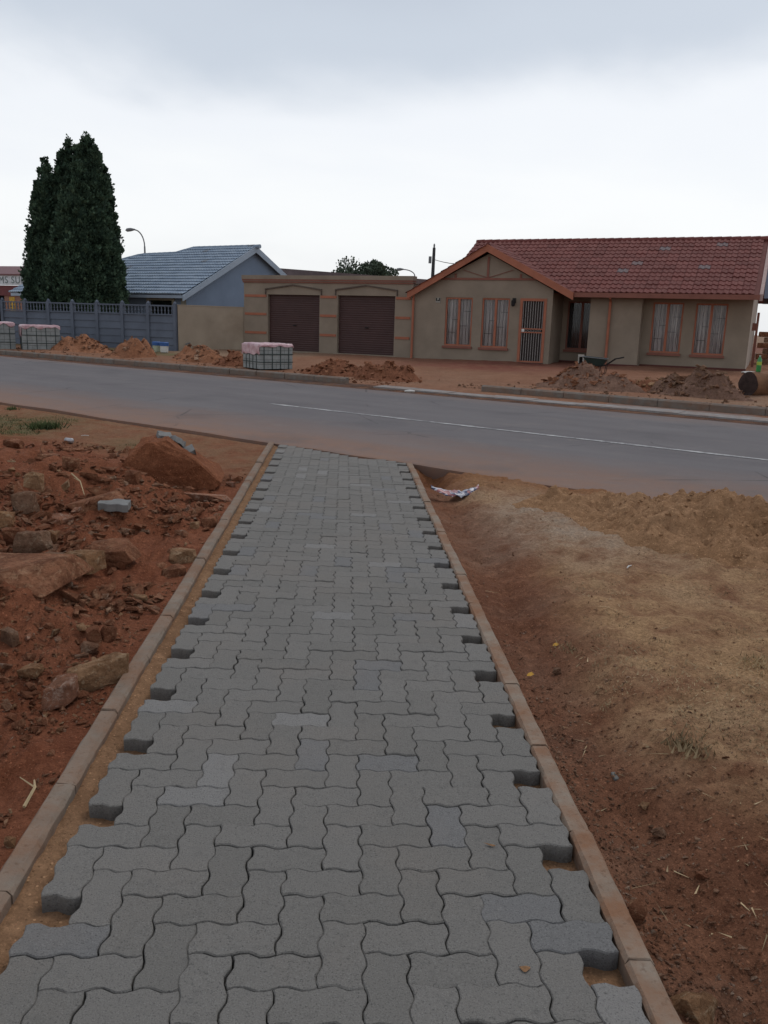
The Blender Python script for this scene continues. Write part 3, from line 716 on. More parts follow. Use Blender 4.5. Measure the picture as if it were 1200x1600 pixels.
# ================================================================== FAR KERBS AND CHANNEL
kf = empty('kerb', (0, 0, 0), 0, 'long low concrete kerb across the road before fence and garage', 'kerb')
kr = empty('kerb', (0, 0, 0), 0, 'concrete kerb across the road before the red-roofed house', 'kerb')
ang = math.atan2(UV[1], UV[0])
me = MB().prism([(0, 0, -.15), (0, .14, -.15), (0, .14, .13), (0, .04, .13), (0, .0, .10)], (.97, 0, 0)).mesh('kerb_stone', M_KERBF); recalc(me)
for k in range(30):
    u = -40+k*.98; n = 15.1+.012*(u+30)
    if u > -13.3: break
    link('kerb_stone', me, kf, nu(n, u), (0, 0, ang+rnd.gauss(0, .006)))
for k in range(16):
    link('kerb_stone', me, kr, nu(16.05, -9.3+k*.98), (0, 0, ang+rnd.gauss(0, .006)))
ch = empty('drainage_channel', (0, 0, 0), 0, 'pale flat concrete channel slabs along the far edge of the road', 'channel')
me = MB().box(0, .975, 0, .42, -.1, .0).mesh('slab', M_CHAN); recalc(me)
for k in range(20):
    o = link('slab', me, ch, nu(15.0, -11.5+k*.98, float(slope(15.2))+rnd.gauss(.012, .004)), (rnd.gauss(.02, .006), 0, ang+rnd.gauss(0, .004)))

# ================================================================== BUILDINGS
M_PLAST = simple('grey_brown_plaster', (.255, .205, .155), .92, .10, 1.6, .35, 70., .006, ((.19, .145, .105), .55))
M_PLASTS = simple('lit_side_plaster', (.42, .35, .29), .92, .10, 1.6, .3, 70., .006)  # second plaster for the right side wall, its lit tone put into the colour
M_ORANGE = simple('orange_paint', (.34, .122, .07), .7, .12, 3., .1)
M_ORANGED = simple('brown_orange_paint', (.215, .085, .06), .7, .12, 3., .1)
M_PLINTH = simple('dark_red_plinth', (.10, .032, .026), .8, .15, 3., .1)
M_GDOOR = simple('brown_steel_door', (.060, .030, .027), .55, .12, 2., .05)
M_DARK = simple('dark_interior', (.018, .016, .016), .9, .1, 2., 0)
M_BARS = simple('painted_steel_bars', (.30, .27, .25), .5, .1, 8., 0)
M_BARSD = simple('dark_steel_bars', (.10, .09, .085), .5, .1, 8., 0)
M_WHITE = simple('white_paint', (.62, .60, .56), .6, .08, 8., .05)
t = NT('lace_curtain'); vv = t.scaled(7., 7., .8); c = t.mix(t.rng(t.noise(1.5, 4., .6, 0., vv), .34, .66), (.42, .37, .36), (.82, .77, .74)); t.set('Base Color', c); t.set('Roughness', .95); M_CURT = t.m
t = NT('shaded_curtain'); c = t.mix(t.rng(t.noise(1.5, 4., .6, 0., t.scaled(7., 7., .8)), .34, .66), (.02, .019, .02), (.07, .066, .07)); t.set('Base Color', c); t.set('Roughness', .95); M_CURTD = t.m  # curtain darkened: the recess's shade under the overhang put into its colour
def glass_mat():
    t = NT('window_glass'); gl_ = t.n.new('ShaderNodeBsdfGlossy'); gl_.inputs['Roughness'].default_value = .06; tr = t.n.new('ShaderNodeBsdfTransparent'); tr.inputs[0].default_value = (.93, .93, .93, 1)
    fr = t.n.new('ShaderNodeFresnel'); fr.inputs[0].default_value = 1.33; mxs = t.n.new('ShaderNodeMixShader')
    t.l.new(fr.outputs[0], mxs.inputs[0]); t.l.new(tr.outputs[0], mxs.inputs[1]); t.l.new(gl_.outputs[0], mxs.inputs[2])
    t.l.new(mxs.outputs[0], t.n['Material Output'].inputs['Surface']); return t.m
M_GLASS = glass_mat()
def tile_mat(name, c1, c2, c3):
    t = NT(name); oi = t.n.new('ShaderNodeObjectInfo'); r = t.math('FRACT', t.math('ADD', oi.outputs['Random'], t.geo.outputs['Random Per Island']))
    c = t.mix(r, c1, c2); r2 = t.math('FRACT', t.math('MULTIPLY', r, 13.7))
    c = t.mix(t.math('MULTIPLY', t.math('GREATER_THAN', r2, .988), .7), c, (.15, .15, .155))
    c = t.mix(t.math('MULTIPLY', t.rng(t.noise(3., 6., .7), .48, .72), .6), c, c3)
    t.set('Base Color', c); t.set('Roughness', .75); t.set('Specular IOR Level', .2); t.bump(t.noise(90., 3.), .2, .004); return t.m
M_TILER = tile_mat('red_roof_tile', (.125, .036, .030), (.175, .052, .043), (.23, .095, .08))
M_TILEB = tile_mat('blue_grey_roof_tile', (.21, .265, .335), (.27, .33, .40), (.33, .375, .42))
M_BLUEW = simple('blue_grey_wall', (.19, .24, .315), .9, .08, 1.2, .2)
M_BLUET = simple('pale_blue_trim', (.33, .385, .45), .7, .06, 2., .1)
M_FENCE = simple('slate_blue_fence_paint', (.115, .132, .165), .85, .12, 2., .25, 60., .006)
M_BEIGE = simple('beige_plaster_wall', (.34, .275, .205), .93, .12, 1.1, .35, 60., .006, ((.17, .115, .075), .5))

def wall_sheet(mb, u0, u1, z0, z1, D, holes=(), rev=.14):
    us_ = sorted({u0, u1, *[h[0] for h in holes], *[h[1] for h in holes]}); zs_ = sorted({z0, z1, *[h[2] for h in holes], *[h[3] for h in holes]})
    for a, b in zip(us_, us_[1:]):
        for c, d in zip(zs_, zs_[1:]):
            m = ((a+b)/2, (c+d)/2)
            if any(h[0] < m[0] < h[1] and h[2] < m[1] < h[3] for h in holes): continue
            mb.quad((a, D, c), (b, D, c), (b, D, d), (a, D, d))
    for (a, b, c, d) in holes:
        mb.quad((a, D, c), (a, D+rev, c), (a, D+rev, d), (a, D, d)); mb.quad((b, D, c), (b, D, d), (b, D+rev, d), (b, D+rev, c))
        mb.quad((a, D, d), (a, D+rev, d), (b, D+rev, d), (b, D, d)); mb.quad((a, D, c), (b, D, c), (b, D+rev, c), (a, D+rev, c))
    return mb
def window(par, a, b, c, d, D, curtain=M_CURT, bars=True, frame=None):
    frame = frame or M_ORANGE; w = .055; y0, y1 = D+.03, D+.09
    m = MB(); mid = (a+b)/2
    m.box(a, a+w, y0, y1, c, d); m.box(b-w, b, y0, y1, c, d); m.box(a+w, b-w, y0, y1, d-w, d); m.box(a+w, b-w, y0, y1, c, c+w); m.box(mid-.04, mid+.04, y0-.01, y1, c+w, d-w)
    wn_ = m.build('window', frame, par)
    for p, q in ((a+w, mid-.04), (mid+.04, b-w)): MB().box(p, q, D+.055, D+.061, c+w, d-w).build('pane', M_GLASS, wn_)
    MB().box(a-.05, b+.04, D-.07, D+.03, c-.085, c-.004).build('sill', M_ORANGED, wn_)
    cu = MB(); n = 60
    for k in range(n):
        x0, x1 = a+.03+(b-a-.06)*k/n, a+.03+(b-a-.06)*(k+1)/n; f0, f1 = .03*math.sin(k*1.35)+.012*math.sin(k*.5), .03*math.sin((k+1)*1.35)+.012*math.sin((k+1)*.5)
        cu.quad((x0, D+.165+f0, c), (x1, D+.165+f1, c), (x1, D+.165+f1, d), (x0, D+.165+f0, d))
    cu.build('curtain', curtain, wn_, smooth=True)
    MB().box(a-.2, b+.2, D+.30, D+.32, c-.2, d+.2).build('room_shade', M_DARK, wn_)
    if bars:
        g = MB()
        for k in range(7):
            x = a+w+(b-a-2*w)*(k+.5)/7; g.box(x-.007, x+.007, D+.098, D+.110, c+.02, d-.02)
        for k, zz in enumerate((.28, .42, .55, .72)):
            z = c+(d-c)*zz; xx = a+w+(b-a-2*w)*((k*3 % 5)+.3)/6.2; g.box(xx, min(xx+.26, b-w), D+.096, D+.112, z-.008, z+.008)
        g.build('burglar_bars', M_BARSD, wn_)
    return wn_
def tile_geo(w, l, th=.03, roll=.032, rolls=2):
    n = 6*rolls; prof = []
    for k in range(n+1):
        t_ = k/n; ph = (t_*rolls) % 1.; z = roll*max(0., math.sin(math.pi*min(1, ph/.62))) if ph < .62 else 0.
        prof.append(((t_-.5)*w, z))
    v = [(x, 0, z+th) for x, z in prof]+[(x, l, z+.004) for x, z in prof]+[(x, 0, z) for x, z in prof]
    m = n+1; f = [(i, i+1, m+i+1, m+i) for i in range(n)]+[(2*m+i, 2*m+i+1, i+1, i) for i in range(n)]
    return v, f
def tiles(par, O, ux, sx, mask, W_, Lc, m, parts=0, order=None, name='tile', th=.03):
    """O: eave origin (local); ux: unit vector along the eave, sx: unit vector up the slope; mask(s,t) says where tiles lie"""
    v, f = tile_geo(W_*.985, Lc*1.12, th); me = bpy.data.meshes.new(name); me.from_pydata(v, [], f); me.materials.append(m); me.update()
    ux, sx = Vector(ux), Vector(sx); nz_ = ux.cross(sx); B = Matrix((ux, sx, nz_)).transposed()
    todo = []
    for j in range(60):
        for i in range(-60, 90):
            s_, t_ = (i+.5)*W_+((j % 2)*0), j*Lc
            if mask(s_, t_+Lc*.4): todo.append((s_, t_))
    if order: todo.sort(key=order)
    rest_ = MB()
    for k, (s_, t_) in enumerate(todo):
        p = Vector(O)+ux*s_+sx*t_+nz_*(.02+rnd.gauss(0, .003))
        rot = (B @ Matrix.Rotation(rnd.gauss(0, .006), 3, 'Z'))
        if k < parts:
            o = link(name, me, par, p); o.rotation_euler = rot.to_euler()
        else: rest_.add([p+rot @ Vector(q) for q in v], f)
    if rest_.v:
        o = rest_.build(name, m, par); tag(o, kind='stuff')
    return todo

# ---------------------------------------------------------------- red-roofed house
HAZ = R(-27.5); HP = (6.77, 28.55, .41)
house = empty('house', HP, HAZ, 'grey-brown plastered house with red tiled roof and orange gable trim', 'house')
W1 = (-3.58, -2.57, .46, 2.13); W2 = (-2.22, -1.23, .45, 2.13); DR = (-.80, .0, 0., 2.08)
W3 = (3.41, 4.38, .49, 2.11); W4 = (4.75, 5.72, .48, 2.10); W5 = (.42, 1.45, .46, 2.12)
GL, GR = -4.80, .25; PK = (-2.07, 3.62)
m = MB(); wall_sheet(m, GL, GR, -.3, 2.2, 0., (W1, W2, DR))
m.add([(GL, 0, 2.2), (GR, 0, 2.2), (GR, 0, 2.42), (PK[0], 0, PK[1]-.02), (GL, 0, 2.24)], ((0, 1, 2, 3, 4),))
m.build('wall', M_PLAST, house)
MB().box(GR-.2, GR-.002, .002, 1.6, -.3, 2.45).build('wall', M_PLAST, house)                              # return beside the door
m = MB(); wall_sheet(m, GR, 1.6, -.3, 2.5, 1.6, (W5,)); m.build('wall', M_PLAST, house)
MB().box(1.46, 3.13, .30, 1.62, -.3, 2.34).build('wall', M_PLAST, house)
m = MB(); wall_sheet(m, 3.13, 6.43, -.3, 2.4, .80, (W3, W4)); m.build('wall', M_PLAST, house)
m = MB(); m.add([(6.43, .8, -.3), (6.43, 7.6, -.3), (6.43, 7.6, 2.4), (6.43, 3.6, 4.1), (6.43, .8, 2.6)], ((0, 1, 2, 3, 4),)); m.build('wall', M_PLASTS, house)
MB().box(GL+.01, 6.42, 7.5, 7.6, -.3, 2.4).build('wall', M_PLAST, house); MB().box(GL, GL+.1, .01, 7.5, -.3, 2.3).build('wall', M_PLAST, house)
p_ = MB(); p_.box(GR+.0, 1.46, 1.56, 1.6, -.3, .07); p_.box(1.44, 3.15, .27, .3, -.3, .07); p_.box(3.15, 6.45, .77, .8, -.3, .09); p_.build('plinth', M_PLINTH, house)
MB().box(3.2, 6.52, .30, .77, -.3, -.06).build('step', simple('red_step', (.16, .06, .045), .8), house)
for wv in (W1, W2): window(house, *wv, 0., M_CURT, True)
for wv in (W3, W4): window(house, *wv, .8, M_CURT, True)
window(house, *W5, 1.6, M_CURTD, False, M_ORANGED)
# the door behind its barred security gate
a, b, c, d = DR; m = MB()
for q in ((a-.06, a+.03, -.02, .06, 0, d+.06), (b-.03, b+.06, -.02, .06, 0, d+.06), (a+.03, b-.03, -.02, .06, d-.03, d+.06), (a+.03, b-.03, -.01, .03, .99, 1.03), (a+.03, b-.03, -.01, .03, 1.11, 1.15), (a+.03, b-.03, -.01, .03, .0, .05)): m.box(*q)
dr = m.build('door', M_ORANGE, house)
m = MB()
for k in range(9):
    x = a+.06+(b-a-.12)*k/8; m.box(x-.008, x+.008, .0, .016, .05, .99); m.box(x-.008, x+.008, .0, .016, 1.15, d-.03)
for k in range(5):
    x = a+.20+k*.115; m.tube([(x+.045*math.cos(q*.785), .01, 1.07+.035*math.sin(q*.785)) for q in range(9)], .008, 4, False)
m.build('gate_bars', M_BARS, dr); MB().box(a, b, .10, .14, 0, d).build('door_leaf', simple('dark_wood_door', (.03, .02, .017), .5), dr)
MB().box(a+.045, a+.14, -.025, .03, 1.03, 1.12).build('lock_box', M_WHITE, dr)
MB().box(a-.06, b+.06, -.3, .0, -.09, -.01).build('doorstep', M_PLINTH, house)
# roof: main body
TP = math.tan(R(28)); EZ = 2.33; ED = -.10; RD = 3.6; RZ = EZ+(RD-ED)*TP; UL, UR = -3.77, 6.62
sl = Vector((0, math.cos(R(28)), math.sin(R(28)))); LS = (RD-ED)/math.cos(R(28))
m = MB(); m.quad((.95, ED, EZ), (UR, ED, EZ), (UR, RD, RZ), (.95, RD, RZ)); m.quad((UL, .12, EZ+.22*TP), (.95, .12, EZ+.22*TP), (.95, RD, RZ), (UL, RD, RZ)); m.quad((UL, RD, RZ), (UR, RD, RZ), (UR, 2*RD-ED, EZ), (UL, 2*RD-ED, EZ))
m.quad((GR, ED, EZ-.012), (GR, 1.59, EZ-.012), (UR, 1.59, EZ-.012), (UR, ED, EZ-.012))
GP = Vector((PK[0], -.22, 3.84)); BL = (-4.98, 2.22); BR = (.95, 2.28)
tg = (GP.z-BR[1])/(BR[0]-GP.x); tl = (GP.z-BL[1])/(GP.x-BL[0])
gyb = ED+(GP.z-EZ)/TP                                         # where the cross ridge dies into the main slope
m.quad((BR[0], -.2, BR[1]-.03), (BR[0], ED+.02, BR[1]-.03), (GP.x, gyb, GP.z-.03), (GP.x, -.2, GP.z-.03))
m.quad((BL[0], -.2, BL[1]-.03), (GP.x, -.2, GP.z-.03), (GP.x, gyb, GP.z-.03), (BL[0], 1.4, BL[1]-.03))
roof = m.build('roof', M_TILER, house)
def mask_main(s_, t_):
    if not (UL+.1 < s_+UL < UR-.05) or t_ > LS+.02: return False
    u = s_+UL; D = ED+t_*math.cos(R(28)); z = EZ+t_*math.sin(R(28))
    zg = GP.z-(u-GP.x)*tg if u > GP.x else GP.z-(GP.x-u)*tl   # hidden under the cross gable
    return not (zg > z+.10 and D < gyb+.1)
tiles(roof, (UL, ED-.06, EZ-.0), (1, 0, 0), sl, mask_main, .365, .30, M_TILER, 300, lambda q: -q[0])
# cross gable slopes
aR = math.atan(tg); sxR = Vector((-math.cos(aR), 0, math.sin(aR))); LR = (BR[0]-GP.x)/math.cos(aR)
def mask_R(s_, t_):
    u = BR[0]-t_*math.cos(aR); z = BR[1]+t_*math.sin(aR); return 0 < s_ < .25+(ED+(z-EZ)/TP)+.1 and t_ < LR
tiles(roof, (BR[0]+.02, -.20, BR[1]+.0), (0, 1, 0), sxR, mask_R, .365, .30, M_TILER)
aL = math.atan(tl); sxL = Vector((math.cos(aL), 0, math.sin(aL))); LL = (GP.x-BL[0])/math.cos(aL)
tiles(roof, (BL[0]-.02, 2.6, BL[1]), (0, -1, 0), sxL, lambda s_, t_: 0 < s_ < 2.78 and t_ < LL, .365, .30, M_TILER)
m = MB(); n = 34
for k in range(n):
    x0 = UL+(UR-UL)*k/n; m.tube([(x0, RD, RZ+.03), (x0+(UR-UL)/n*1.04, RD, RZ+.045)], .10, 8)
m.build('ridge_cap', M_TILER, roof, smooth=False)
m = MB()
for k in range(9): m.tube([(GP.x, -.2+k*.34, GP.z+.02), (GP.x, -.2+k*.34+.36, GP.z+.03)], .085, 8)
m.build('ridge_cap', M_TILER, roof)
def board(name, p, q, h, th, mt, par):                         # plank from p to q, hanging h below, th thick in y
    p, q = Vector(p), Vector(q); return MB().prism([p, q, q-Vector((0, 0, h)), p-Vector((0, 0, h))], (0, th, 0)).build(name, mt, par)
for q in (board('barge_board', (BL[0], -.26, BL[1]+.06), (GP.x, -.26, GP.z+.05), .24, .05, M_ORANGE, house), board('barge_board', (GP.x, -.26, GP.z+.05), (BR[0]+.03, -.26, BR[1]+.06), .24, .05, M_ORANGE, house)): recalc(q.data)
recalc(board('fascia', (BR[0]+.04, ED-.10, EZ+.02), (UR, ED-.10, EZ+.02), .15, .05, M_ORANGED, house).data)
m = MB(); m.prism([(UR-.02, ED-.08, EZ+.04), (UR-.02, RD, RZ+.10), (UR-.02, RD, RZ-.12), (UR-.02, ED-.08, EZ-.16)], (.10, 0, 0)); o = m.build('barge_board', simple('pale_pink_barge', (.36, .25, .22), .7), house); recalc(o.data)
# decorative truss on the gable
m = MB(); m.box(-3.75, -.38, -.035, -.003, 2.73, 2.80)
def strut(m, p, q, w=.035): m.prism([Vector((p[0]-w, -.03, p[1])), Vector((p[0]+w, -.03, p[1])), Vector((q[0]+w, -.03, q[1])), Vector((q[0]-w, -.03, q[1]))], (0, .026, 0))
strut(m, (PK[0], 2.80), (PK[0], 3.50)); strut(m, (PK[0]-.02, 2.81), (-2.95, 3.06)); strut(m, (PK[0]+.02, 2.81), (-1.19, 3.06)); strut(m, (-3.25, 2.80), (-3.25, 2.93)); strut(m, (-.90, 2.80), (-.90, 2.93))
o = m.build('gable_truss', M_ORANGED, house); recalc(o.data)
m = MB(); m.tube([(-4.80, -.07, 2.26), (-4.80, -.07, -.02), (-4.78, -.20, -.08)], .045, 8); m.build('downpipe', M_ORANGE, house)
m = MB(); m.tube([(2.16, ED-.02, 2.2), (2.12, .22, 2.08), (2.12, .22, .05)], .045, 8); m.build('downpipe', M_ORANGE, house)
lp = MB().box(-1.13, -1.02, -.05, -.003, 1.98, 2.14).lathe([(.02, .02), (.065, .05), (.07, .2), (.04, .24), (.015, .27)], 8, (-1.08, -.12, 1.84)).build('wall_lamp', M_DARK, house)
nb_ = MB().box(-3.96, -3.78, -.02, -.003, 1.94, 2.11).build('number_plate', simple('plate', (.30, .28, .24), .6), house)
MB().box(-3.945, -3.91, -.03, -.019, 2.00, 2.10).box(-3.89, -3.80, -.03, -.019, 2.00, 2.03).box(-3.83, -3.80, -.03, -.019, 2.03, 2.10).build('number', M_DARK, nb_)
# satellite dish behind the gable
dsh = empty('satellite_dish', tuple(Vector(HP)+Matrix.Rotation(HAZ, 3, 'Z') @ Vector((-3.55, 1.5, 3.12))), HAZ, 'grey satellite dish edge peeping over the left of the gable roof', 'satellite dish')
m = MB(); m.lathe([(.0, .0), (.2, .03), (.36, .1), (.37, .1), (.2, .05), (.0, .02)], 18); o = m.build('dish', M_BARS, dsh); o.rotation_euler = (R(70), 0, R(30)); o.location = (.05, 0, .05)
MB().tube([(0, .1, -.85), (0, .1, .0)], .025, 6).build('mast', M_BARSD, dsh)

# ---------------------------------------------------------------- double garage
gar = empty('garage', HP, HAZ, 'flat-roofed double garage with brown roll-up doors and orange bands', 'garage')
A0, A1 = -12.16, -4.88; G1 = (-11.05, -8.73, 0., 2.13); G2 = (-7.95, -5.58, 0., 2.14)
m = MB(); wall_sheet(m, A0, A1, -.3, 2.62, .06, (G1, G2), .16)
m.quad((A0, .06, -.3), (A0, 6, -.3), (A0, 6, 2.62), (A0, .06, 2.62)); m.quad((A1, .06, -.3), (A1, 6, -.3), (A1, 6, 2.62), (A1, .06, 2.62)); m.quad((A0, 6, -.3), (A1, 6, -.3), (A1, 6, 2.62), (A0, 6, 2.62))
m.build('wall', M_PLAST, gar)
MB().box(A0, A1, .08, 6., 2.50, 2.60).build('roof', M_PLAST, gar)
MB().box(A0-.06, A1+.02, -.02, .34, 2.70, 2.85).build('parapet', M_PLAST, gar)
MB().box(A0-.05, A1+.01, -.01, .30, 2.645, 2.698).build('cornice', M_ORANGED, gar); MB().box(A0-.03, A1, .02, .28, 2.57, 2.62).build('cornice', M_ORANGED, gar); MB().box(A0-.04, A1+.005, .005, .29, 2.622, 2.643).build('cornice', M_PLAST, gar)
for gd in (G1, G2):
    m = MB(); n = 26
    for k in range(n):
        z0, z1 = gd[2]+(gd[3]-gd[2])*k/n, gd[2]+(gd[3]-gd[2])*(k+1)/n; y = .20
        m.quad((gd[0], y, z0), (gd[1], y, z0), (gd[1], y-.009, (z0+z1)/2), (gd[0], y-.009, (z0+z1)/2)); m.quad((gd[0], y-.009, (z0+z1)/2), (gd[1], y-.009, (z0+z1)/2), (gd[1], y, z1), (gd[0], y, z1))
    o = m.build('garage_door', M_GDOOR, gar); mm = (gd[0]+gd[1])/2
    MB().box(mm-.07, mm+.07, .15, .18, .96, 1.0).build('handle', M_DARK, o)
    e_ = .10; z = gd[3]
    m = MB(); pts = [(gd[0]-e_, z+.22), (mm, z+.385), (gd[1]+e_, z+.22)]
    for p, q in zip(pts, pts[1:]): m.prism([Vector((p[0], .0, p[1])), Vector((q[0], .0, q[1])), Vector((q[0], .0, q[1]-.045)), Vector((p[0], .0, p[1]-.045))], (0, .058, 0))
    for xx in (gd[0]-e_, gd[1]+e_-.03): m.box(xx, xx+.03, .012, .058, z, z+.17)  # dark upright strips drawn for the shadow lines of the recess
    o = m.build('pediment', simple('moulding_and_shadow', (.10, .075, .06), .9), gar); recalc(o.data)
for (p, q) in ((A0+.05, G1[0]-.06), (G1[1]+.04, G2[0]-.05), (G2[1]+.04, A1-.08)):
    for z in (2.07, 1.375, .655): MB().box(p, q, .035, .058, z-.045, z+.045).build('band', M_ORANGE, gar)

# ---------------------------------------------------------------- beige boundary wall and precast fence
Rz = Matrix.Rotation(HAZ, 3, 'Z'); GLc = Vector(HP)+Rz @ Vector((A0, .25, 0)); FE = far(275, 547)
d_ = (GLc-FE); d_.z = 0; Lw = d_.length; aw = math.atan2(d_.y, d_.x)
bw = empty('boundary_wall', (FE.x, FE.y, FE.z), aw, 'plain beige plastered wall between the grey fence and the garage', 'wall')
o = MB().box(.09, Lw-.03, -.06, .08, -.3, 1.69).build('wall', M_BEIGE, bw); MB().box(.07, Lw-.03, -.075, .095, 1.693, 1.73).build('coping', M_BEIGE, bw)
FL = far(8, 536); d_ = FL-FE; d_.z = 0; Lf = d_.length; af = math.atan2(-d_.y, -d_.x)
fen = empty('precast_fence', (FL.x, FL.y, FE.z), af, 'slate grey precast concrete fence with baluster top before the conifer', 'fence')
nb = 7; bay = Lf/nb; slab = MB().box(.06, bay-.06, -.025, .025, 0, .276).mesh('panel', M_FENCE)
post = MB().box(-.065, .065, -.07, .07, -.3, 1.74).lathe([(.09, 0), (.09, .03), (.03, .09), (.0, .1)], 4, (0, 0, 1.742)).mesh('post', M_FENCE)
bal = MB().lathe([(.03, 0), (.03, .03), (.018, .06), (.036, .12), (.018, .2), (.03, .25), (.03, .28)], 6).mesh('baluster', M_FENCE)
rail = MB().box(.06, bay-.06, -.045, .045, 0, .05).mesh('rail', M_FENCE)
for k in range(nb+1): link('post', post, fen, (k*bay, 0, 0))
for k in range(nb):
    for j in range(5): link('panel', slab, fen, (k*bay, rnd.gauss(0, .004), -.10+j*.281), (R(-6.), 0, 0))
    link('rail', rail, fen, (k*bay, 0, 1.31)); link('rail', rail, fen, (k*bay, 0, 1.645))
    for j in range(7): link('baluster', bal, fen, (k*bay+.06+(bay-.12)*(j+.5)/7, 0, 1.362))
gp = empty('gate_post', tuple(FL+Vector((-.35, .1, 0))), af, 'rusty brown post and low wall at the left end of the fence', 'post')
MB().box(-.14, .10, -.1, .1, -.4, 1.75).build('post', simple('rusty_brown', (.13, .062, .04), .9), gp); MB().box(-5, -.142, -.06, .06, -.4, 1.2).build('wall', M_BEIGE, gp)

# ---------------------------------------------------------------- blue house
E0 = dist(288, 461, 38.); BAZ = R(-35)
blue = empty('blue_house', (E0.x, E0.y, .33), BAZ, 'blue-grey gabled house with blue tiled roof behind the beige wall', 'house')
ez = E0.z-.33; AD, AZ_ = 4.77, 4.92-.33; tb = (AZ_-ez)/AD; ab = math.atan(tb); Ls = AD/math.cos(ab)
m = MB(); m.add([(-.25, .35, -.4), (-.25, 2*AD-.35, -.4), (-.25, 2*AD-.35, ez+.1), (-.25, AD, AZ_-.1), (-.25, .35, ez+.1)], ((0, 1, 2, 3, 4),)); m.build('wall', M_BLUEW, blue)
WB = (-2.7, -1.2, 1.0, 1.95); m = MB(); wall_sheet(m, -11., -.25, -.4, ez+.1, .45, (WB,)); m.build('wall', M_BLUEW, blue)
m = MB(); a, b, c, d = WB
for q in ((a-.15, a, c-.1, d+.12), (b, b+.15, c-.1, d+.12), (a, b, d, d+.12)): m.box(q[0], q[1], .40, .48, q[2], q[3])
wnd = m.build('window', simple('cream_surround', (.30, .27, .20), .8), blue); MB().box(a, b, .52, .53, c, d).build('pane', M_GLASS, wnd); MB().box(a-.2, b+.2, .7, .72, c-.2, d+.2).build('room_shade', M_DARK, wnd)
MB().box(-.60, -.26, .38, .445, .6, ez-.02).build('pilaster', simple('cream_pilaster', (.27, .25, .20), .8), blue)
def top_b(u):                                                  # fraction of the slope reached at u (stepped hip towards the left)
    xs_ = (-13, -9.4, -7.2, -4.7, -4.2, 0.2); ts_ = (.15, .55, .86, .88, 1., 1.); return float(np.interp(u, xs_, ts_))
m = MB(); n = 26
for k in range(n):
    u0, u1 = -12.5+12.5*k/n, -12.5+12.5*(k+1)/n; t0, t1 = top_b(u0), top_b(u1)
    m.quad((u0, 0, ez), (u1, 0, ez), (u1, AD*t1, ez+(AZ_-ez)*t1), (u0, AD*t0, ez+(AZ_-ez)*t0))
    m.quad((u0, AD*t0, ez+(AZ_-ez)*t0), (u1, AD*t1, ez+(AZ_-ez)*t1), (u1, 2*AD, ez), (u0, 2*AD, ez))
broof = m.build('roof', M_TILEB, blue)
tiles(broof, (0, -.05, ez), (1, 0, 0), (0, math.cos(ab), math.sin(ab)), lambda s_, t_: -12.5 < s_ < -.05 and t_ < Ls*top_b(s_), .33, .32, M_TILEB, th=.06)
m = MB(); u = -12.
while u < 0:
    t0, t1 = top_b(u), top_b(u+.36); m.tube([(u, AD*t0, ez+(AZ_-ez)*t0+.05), (u+.38, AD*t1, ez+(AZ_-ez)*t1+.06)], .10, 7); u += .36
m.build('ridge_cap', M_TILEB, broof)
m = MB()
for y0, y1, z0, z1 in ((-.10, AD, ez-.02, AZ_+.08), (2*AD+.1, AD, ez-.02, AZ_+.08)): m.prism([(-.02, y0, z0), (-.02, y1, z1), (-.02, y1, z1-.30), (-.02, y0, z0-.24)], (.06, 0, 0))
o = m.build('barge_board', M_BLUET, blue); recalc(o.data)
MB().box(-12.4, -.03, -.04, -.0, ez-.14, ez-.01).build('fascia', M_BLUET, blue)

# ---------------------------------------------------------------- long low roof behind the garage
p0, p1 = dist(436, 419, 50.), dist(660, 436, 46.)
bk = empty('outbuilding', (p0.x, p0.y, .6), math.atan2(p1.y-p0.y, p1.x-p0.x), 'long low building with rusty brown sheet roof behind the garage', 'building')
Lb = math.hypot(p1.x-p0.x, p1.y-p0.y); m = MB().box(-2, Lb+1, .4, 6, -.6, p1.z-.75); m.build('wall', simple('outbuilding_wall', (.10, .095, .10), .9), bk)
z0, z1 = p0.z-.6, p1.z-.6; s0 = (z1-z0)/Lb
m = MB(); m.prism([(-3, 0, z0-3*s0), (Lb+1., 0, z1+s0), (Lb+1., 0, z1+s0-.35), (-3, 0, z0-3*s0-.35)], (0, 7, 0)); o = m.build('roof', simple('rusty_sheet_roof', (.14, .10, .095), .7, .25, 1.5), bk); recalc(o.data)

# ---------------------------------------------------------------- brick shop far left
p0 = dist(66, 470, 56.); shop = empty('shop', (p0.x, p0.y, .6), R(-25), 'red-brick shop with white sign board at the far left edge', 'shop')
t = NT('red_brick'); br = t.n.new('ShaderNodeTexBrick'); br.inputs['Scale'].default_value = 4.; br.inputs['Color1'].default_value = (.24, .10, .065, 1); br.inputs['Color2'].default_value = (.31, .14, .09, 1); br.inputs['Mortar'].default_value = (.30, .24, .20, 1)
tcx = t.n.new('ShaderNodeTexCoord'); mp = t.n.new('ShaderNodeMapping'); mp.inputs['Rotation'].default_value = (R(90), 0, 0); t.l.new(tcx.outputs['Object'], mp.inputs[0]); t.l.new(mp.outputs[0], br.inputs[0]); t.set('Base Color', br.outputs[0]); t.set('Roughness', .9); M_BRICK = t.m
MB().box(-3.2, 0.6, 0, 5, -.8, 2.05).build('wall', M_BRICK, shop); MB().box(-9, -3.2, .9, 5, -.8, 2.05).build('wall', M_DARK, shop)
MB().box(-9, 1.0, -.12, .02, 1.98, 2.62).build('fascia', simple('maroon_fascia', (.15, .045, .045), .7), shop)
sg = MB().box(-9, .2, -.22, -.14, 2.64, 3.32).build('sign_board', simple('sign_white', (.55, .56, .57), .6), shop)
